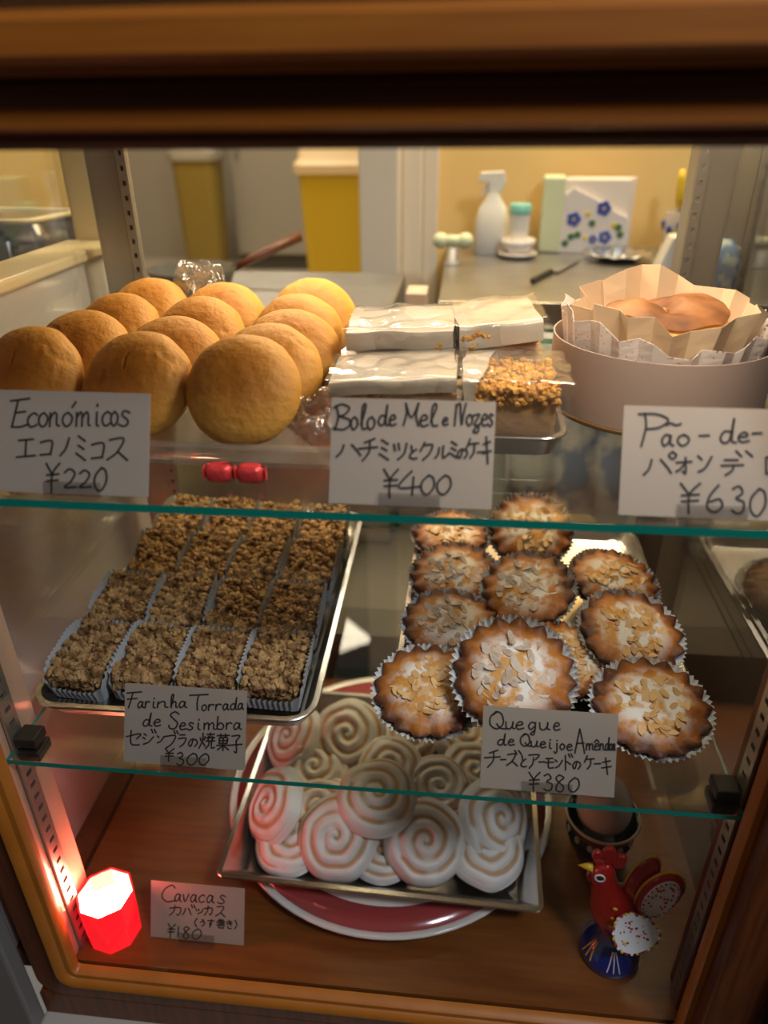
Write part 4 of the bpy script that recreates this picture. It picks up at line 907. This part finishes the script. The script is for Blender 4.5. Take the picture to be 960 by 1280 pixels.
for s_ in (-1, 1):
    e = MB().tube([(.0042*cos(a/12*2*pi), 0, .0042*sin(a/12*2*pi)) for a in range(13)], .0009, 6).build('eye_ring', WPAINT, t, (-.023, s_*.0098, .116))
    MB().sphere((0, 0, 0), .0022, .0012, .0022).build('eye', BLACK, t, (-.023, s_*.0102, .116), smooth=True)
# wings: white heart plates with coloured beading, on both sides
def plate(cx, cy, cz, rx, rz, yaw_, tiltx, name, nb=26):
    p_ = put(name, None, t, (cx, cy, cz), (tiltx, 0, yaw_)); p_.empty_display_size = .01
    ring = [(rx*cos(2*pi*i/40)*(1+.10*cos(2*pi*i/40)), rz*sin(2*pi*i/40)*(1-.18*(cos(2*pi*i/40)))) for i in range(40)]
    mb = MB(); mb.loops([[(x*.94, -.0022, z*.94) for x, z in ring], [(x, -.0010, z) for x, z in ring], [(x, .0010, z) for x, z in ring], [(x*.94, .0022, z*.94) for x, z in ring]], 0, True, True)
    me = mb.mesh('plate_face', WPAINT); f = put(name, me, t, (cx, cy, cz), (tiltx, 0, yaw_)); bpy.data.objects.remove(p_)
    bd_ = MB()
    for i in range(nb):
        a = 2*pi*i/nb; x = rx*1.0*cos(a)*(1+.10*cos(a)); z = rz*1.0*sin(a)*(1-.18*cos(a)); bd_.sphere((x, -.0012, z), .0016, .0014, .0016, 8, 6, i % 3)
    rg = random.Random(5)
    for _ in range(26):
        a = rg.uniform(0, 6.28); q = math.sqrt(rg.random())*.72; bd_.sphere((rx*q*cos(a), -.0022, rz*q*sin(a)), rg.uniform(.0006, .0016), .0005, rg.uniform(.0006, .0013), 8, 4, rg.choice((0, 0, 2)))
    bd_.build('painted_dots', [RED, WPAINT, YEL], f, smooth=True); return f
plate(.012, -.024, .070, .0205, .0170, R(12), R(-32), 'wing')
plate(.010, .020, .068, .0180, .0150, R(190), R(-15), 'wing')
# tail: two rounded red feathers with yellow edge, patterned pale faces
for (cx, cy, cz, rx, rz, ro) in ((.014, .004, .108, .011, .034, 12), (.0305, -.002, .100, .0165, .034, 16)):
    o, M, ring = disc(cx, cy, cz, rx, rz, .006, 'tail_feather', RED, R(ro))
    e = MB(); e.tube([M @ Vector((x, 0, z)) for x, z in ring[2:20]], .0013, 6).build('yellow_edge', YEL, o, smooth=True)
o, M, ring = disc(.0315, -.0052, .098, .0125, .028, .0025, 'tail_face', WPAINT, R(16)); bd_ = MB(); rg = random.Random(8)
for i in range(24): a = 2*pi*i/24; bd_.sphere(M @ Vector((.0112*cos(a), -.0015, .0262*sin(a))), .0012, .0009, .0012, 8, 5, i % 2)
for _ in range(22): a = rg.uniform(0, 6.28); q = math.sqrt(rg.random())*.75; bd_.sphere(M @ Vector((.0125*q*cos(a), -.0015, .028*q*sin(a))), .0011, .0008, .0013, 8, 4, 0)
bd_.build('painted_dots', [RED, LBLUE], o, smooth=True)
sp_ = MB(); rg = random.Random(6)
for z in (.060, .072, .086): sp_.sphere((-.006, -.0155, z), .0024, .0012, .0016, 8, 5, 0)
sp_.tube([(.004, -.0162, .082), (.009, -.0150, .083), (.013, -.013, .082)], [.0012, .0024, .0008], 8, 0)
sp_.build('painted_marks', YEL, t, smooth=True)

# ------------------------------------------------------------------ kitchen things behind the case
wt = thing('steel_worktop', 'stainless steel worktop behind the display case, against the ochre wall', 'worktop', (.6, .97, .47))
MB().box(-.634, 1.3, -.255, .268, -.03, 0).build('top', STEELD, wt, bevel=.002)
MB().box(-.634, 1.3, -.262, -.255, -.035, .0035).build('front_lip', STEEL, wt, bevel=.001)
MB().box(-.62, 1.28, -.22, .26, -.41, -.031).build('cupboard', mat('bluish_steel_front', (.52, .60, .60), .35, .1), wt)
ZC = .470
mb = MB(); NX = 24
mb.loops([[(-.13+.26*i/NX+.006*sin(i+z*9), .6995-.006*(1+cos(i*1.1+z*3)), z) for i in range(NX+1)] for z in (.435, .40, .34, .28, .22, .15)], 0, closed=False)
o = mb.build('tea_towel', mat('pale_blue_towel', (.14, .26, .46), .8, col2=(.62, .68, .68), nscale=14, nlo=.42, nhi=.52), None, (.205, 0, 0), smooth=True)
s_ = o.modifiers.new('cloth', 'SOLIDIFY'); s_.thickness = .002; tag(o, 'pale blue and white cloth hanging on the cupboard front behind the sponge cake', 'cloth')
t = thing('spray_bottle', 'white trigger spray bottle on the worktop against the ochre wall', 'bottle', (.052, 1.140, ZC))
MB().loops([rrect(.060, .036, .012, 0), rrect(.064, .040, .014, .004), rrect(.064, .040, .014, .060), rrect(.052, .034, .013, .085), rrect(.028, .024, .010, .102), rrect(.024, .022, .009, .112)], 0, True, True).build('bottle_body', WPL, t, autos=True)
MB().prism([(-.030, .130), (-.026, .146), (.018, .148), (.022, .130), (.014, .112), (-.010, .112), (-.010, .128)], -.009, .009).build('spray_head', WPL, t, bevel=.002)
MB().prism([(-.012, .128), (-.024, .108), (-.020, .106), (-.006, .120)], -.004, .004).build('trigger', WPL, t, bevel=.001)
t = thing('lidded_cup', 'white cup with mint green lid on a small saucer on the worktop', 'cup', (.1020, 1.100, ZC))
MB().lathe([(.020, 0), (.032, .003), (.037, .009), (.036, .011), (.02, .006)], 40).build('saucer', PLATEW, t, smooth=True)
MB().lathe([(.015, .006), (.030, .022), (.033, .034), (.031, .034), (.02, .02)], 40).build('bowl', PLATEW, t, smooth=True)
MB().lathe([(.017, .012), (.019, .078)], 32).build('inner_tub', WPL, t, autos=True)
MB().lathe([(.0195, .078), (.0200, .080), (.0200, .094), (.0185, .096)], 32).build('lid', MINT, t, autos=True)
t = tag(MB().box(-.021, .021, -.03, .03, 0, .138).build('pale_green_box', PALEG, None, (.168, 1.180, ZC), (0, 0, R(-5)), bevel=.005), 'pale green upright box left of the napkin holder', 'box')
t = thing('napkin_holder', 'white ceramic napkin holder painted with blue flowers, full of napkins', 'napkin holder', (.250, 1.185, ZC), (0, 0, R(-3)))
MB().box(-.062, .062, -.022, -.017, .012, .132).build('napkins', mat('paper_napkins', (.82, .72, .62), .7), t, bevel=.002)
for y in (-.009, -.001, .007): MB().box(-.060+y, .066+y, y-.003, y+.003, .012, .134).build('napkins', bpy.data.materials['paper_napkins'], t, bevel=.002)
out = [(-.068, 0), (-.066, .035), (-.058, .060), (-.035, .070), (0, .060), (.03, .066), (.055, .066), (.064, .052), (.064, 0)]
MB().prism([(-.070, 0), (-.066, .055), (-.060, .105), (-.045, .118), (.0, .098), (.040, .075), (.062, .066), (.068, .045), (.068, 0)], -.030, -.024).build('front_plate', PLATEW, t, bevel=.0015)
MB().prism([(-.070, 0), (-.066, .055), (-.060, .105), (-.045, .118), (.0, .098), (.040, .075), (.062, .066), (.068, .045), (.068, 0)], .020, .026).build('back_plate', PLATEW, t, bevel=.0015)
MB().box(-.068, .068, -.024, .020, 0, .010).build('base', PLATEW, t)
fl = MB()
def blob(x, z, r, k): fl.lathe([(r, 0), (r*.9, .0008), (.0005, .001)], 10, k, M=Matrix.Translation((x, -.030, z)) @ Matrix.Rotation(R(90), 4, 'X'))
for x, z, r in ((-.040, .062, .013), (.014, .082, .013), (.022, .030, .012), (.000, .026, .008)):
    for q in range(5): blob(x+r*.55*cos(q*1.256), z+r*.55*sin(q*1.256), r*.55, 0)
    blob(x, z, r*.3, 2)
for x, z in ((-.042, .030), (-.052, .018), (-.005, .055), (.045, .048), (.050, .035), (-.030, .034)): blob(x, z, .007, 1)
for x, z in ((-.015, .072), (-.015, .028), (.036, .052)): blob(x, z, .005, 2)
fl.build('painted_flowers', [PBLUE, PGREEN, YEL], t)
t = thing('glass_dish', 'shallow silvery scalloped dish on the worktop in front of the napkin holder', 'dish', (.285, 1.080, ZC))
def dishfn(r, z, a): q = r*(1+.04*cos(a*12)*(r/.06)); return (q*cos(a), q*sin(a), z+.0015*cos(a*12)*(r/.06))
MB().lathe([(.028, 0), (.034, .002), (.052, .011), (.062, .014), (.060, .0155), (.050, .0125), (.030, .005)], 96, fn=dishfn).build('dish', STEEL, t, smooth=True)
MB().box(-.010, .006, -.003, .003, .006, .030).build('handle', ACRYL, t, (0, 0, 0), (0, R(10), 0), bevel=.001)
t = thing('brush_pot', 'blue and white pot with yellow-handled brush in front of the ochre wall', 'pot', (.405, 1.140, ZC))
MB().lathe([(.024, .02), (.028, .024), (.031, .060), (.030, .078), (.027, .078), (.026, .03)], 32).build('pot', PLATEW, t, autos=True)
bp_ = MB()
for i in range(10): a = i*.63; bp_.sphere((.0305*cos(a), .0305*sin(a), .050+.008*(i % 2)), .006, .006, .008, 8, 5)
bp_.build('blue_pattern', PBLUE, t, smooth=True)
MB().lathe([(.030, 0), (.033, .003), (.030, .02)], 32).build('foot', PLATEW, t, autos=True)
MB().tube([(-.004, 0, .05), (-.008, 0, .085)], .005, 10).build('brush_ferrule', STEEL, t)
MB().tube([(-.008, 0, .085), (-.010, 0, .10), (-.012, 0, .135), (-.013, 0, .150)], [.006, .0075, .0075, .005], 12).build('brush_handle', YEL, t, smooth=True)
tag(MB().prism([(-.040, 0), (-.020, .058), (.028, .060), (.030, 0)], -.02, .02).build('paper_cone', WPL, None, (.370, .985, ZC), bevel=.003), 'white paper block standing in front of the brush pot', 'paper')
t = thing('sponge_rack', 'pale green bone-shaped sponge on a small white stand on the worktop', 'sponge', (-.020, 1.020, ZC))
MB().lathe([(.014, 0), (.016, .002), (.008, .008), (.010, .030)], 20).build('stand', WPL, t, smooth=True)
MB().sphere((-.022, 0, .042), .015, .014, .014).build('sponge', PALEG, t, smooth=True); MB().sphere((.022, 0, .042), .015, .014, .014).build('sponge', PALEG, t, smooth=True)
MB().tube([(-.02, 0, .042), (.02, 0, .042)], .010, 12).build('sponge', PALEG, t, smooth=True)
t = thing('kitchen_knife', 'dark knife lying on the steel worktop behind the wrapped cakes', 'knife', (.112, .855, ZC+.004), (0, 0, R(66)))
MB().box(0, .095, -.004, .004, -.003, .005).build('handle', BLACK, t, bevel=.002); MB().prism([(.095, -.001), (.095, .001), (.23, .0008), (.23, -.0008)], -.012, .008).build('blade', STEELD, t)
tag(MB().box(-.016, .016, -.03, .03, .0752, .13).box(-.022, .022, -.035, .035, 0, .075).build('paper_box', mat('pinkish_card', (.72, .58, .48), .6), None, (-.070, .80, .341), bevel=.002), 'narrow pinkish-white box on the beige pedestal beside the worktop', 'box')
tag(MB().box(-.05, .0, -.05, .05, .0, .34).build('pedestal', mat('beige_pedestal', (.30, .25, .19), .6), None, (-.045, .80, .0), bevel=.003), 'beige pedestal at the left end of the worktop', 'pedestal')
def bin_(label, loc, w_, h, m_, ml):
    t = thing('pedal_bin', label, 'bin', loc)
    MB().loops([rrect(w_*.86, w_*.7, .04, 0), rrect(w_, w_*.8, .04, h)], 0, True, True).build('bin_body', m_, t, autos=True)
    MB().loops([rrect(w_*1.10, w_*.9, .05, h), rrect(w_*1.12, w_*.92, .05, h+.03), rrect(w_*1.0, w_*.8, .05, h+.05), rrect(w_*.95, w_*.75, .05, h+.11)], 0, True, True).build('bin_lid', ml, t, autos=True)
bin_('tall yellow bin with cream lid in the corridor behind the case', (-.475, 2.62, .06), .285, .46, YBIN, BINLID)
bin_('reflection of the yellow bin, modelled as a dull olive bin beside the grey steel cabinet', (-1.17, 3.05, .06), .20, .48, YBIN_REFL, GWALL)  # second bin body stands in for the yellow bin's reflection
t = thing('steel_cabinet', 'tall grey steel cabinet standing between the yellow bin and its modelled reflection', 'cabinet', (-.87, 3.30, .06))
MB().box(-.19, .19, -.14, .14, .07, 1.5).build('door', mat('grey_cabinet_door', (.40, .385, .35), .35, .3), t, bevel=.006); MB().box(-.18, .18, -.12, .14, 0, .07).build('plinth', DGREY, t)
MB().tube([(-.15, -.155, .5), (-.15, -.155, .8)], .008, 8).build('handle', STEEL, t)
t = thing('frying_pan', 'dark frying pan with brown wooden handle behind the buns', 'pan', (-.455, .86, .455), (0, 0, R(24)))
MB().lathe([(.05, 0), (.062, .004), (.075, .034), (.072, .034), (.058, .006)], 40).build('pan_body', DGREY, t, smooth=True)
MB().tube([(.07, 0, .028), (.11, 0, .045), (.19, 0, .075)], [.006, .008, .009], 10).build('handle', WOODY if False else WOODDV, t, smooth=True)
tag(MB().box(-.525, -.105, .70, 1.02, .06, .4545).build('steel_table', STEELD, bevel=.004), 'low steel table behind the buns carrying the frying pan', 'table')
# left: navy tub with pale blue ribs, outside the cabinet; right: dark appliance and blue net bag
t = thing('navy_tub', 'shiny navy tub with pale blue ribs and white rim at the far left', 'tub', (-.64, .66, .46), (0, 0, R(-8)))
MB().loops([rrect(.17, .13, .03, 0), rrect(.20, .16, .035, .05), rrect(.185, .15, .035, .115), rrect(.15, .12, .03, .135)], 0, True, True).build('tub_body', NAVY, t, autos=True)
rb = MB(); rb.tube([Vector(p_) for p_ in rrect(.203, .163, .036, .058)]+[Vector(rrect(.203, .163, .036, .058)[0])], .0028, 6)
for x in (-.06, .06): rb.tube([(x, -.068, .005), (x, -.084, .05), (x*.95, -.078, .112)], .0025, 6)
rb.build('pale_rib', LBLUE, t, smooth=True); MB().tube([Vector(p_) for p_ in rrect(.155, .125, .03, .134)]+[Vector(rrect(.155, .125, .03, .134)[0])], .004, 6).build('white_rim', CREAMP, t, smooth=True)
tag(MB().box(-.95, -.530, .50, .90, .06, .4595).build('side_counter', CREAMP, bevel=.004), 'cream counter left of the case under the navy tub', 'counter')
t = thing('dark_appliance', 'dark grey rounded appliance at the far right behind the case', 'appliance', (.470, .840, ZC))
MB().loops([rrect(.13, .18, .03, 0), rrect(.14, .19, .035, .02), rrect(.14, .19, .035, .20), rrect(.12, .17, .03, .235)], 0, True, True).build('housing', DGREY, t, autos=True)
MB().box(-.072, -.05, -.06, .06, .03, .07).build('front_panel', STEELD, t, bevel=.002)
mb = MB(); ls = []
for z, r in ((0, .022), (.02, .027), (.05, .025), (.07, .018), (.082, .006)): ls.append([Vector(((r+.004*noise.noise(Vector((cos(a_*.4)*2, sin(a_*.4)*2, z*30))))*cos(a_*pi/12), (r+.003*noise.noise(Vector((a_, z*20, 1))))*sin(a_*pi/12), z)) for a_ in range(24)])
mb.loops(ls, 0, True, True); tag(mb.build('blue_net_bag', BLUECL, None, (.375, .775, ZC), smooth=True), 'blue and white net bag on the worktop beside the right corner post', 'bag')
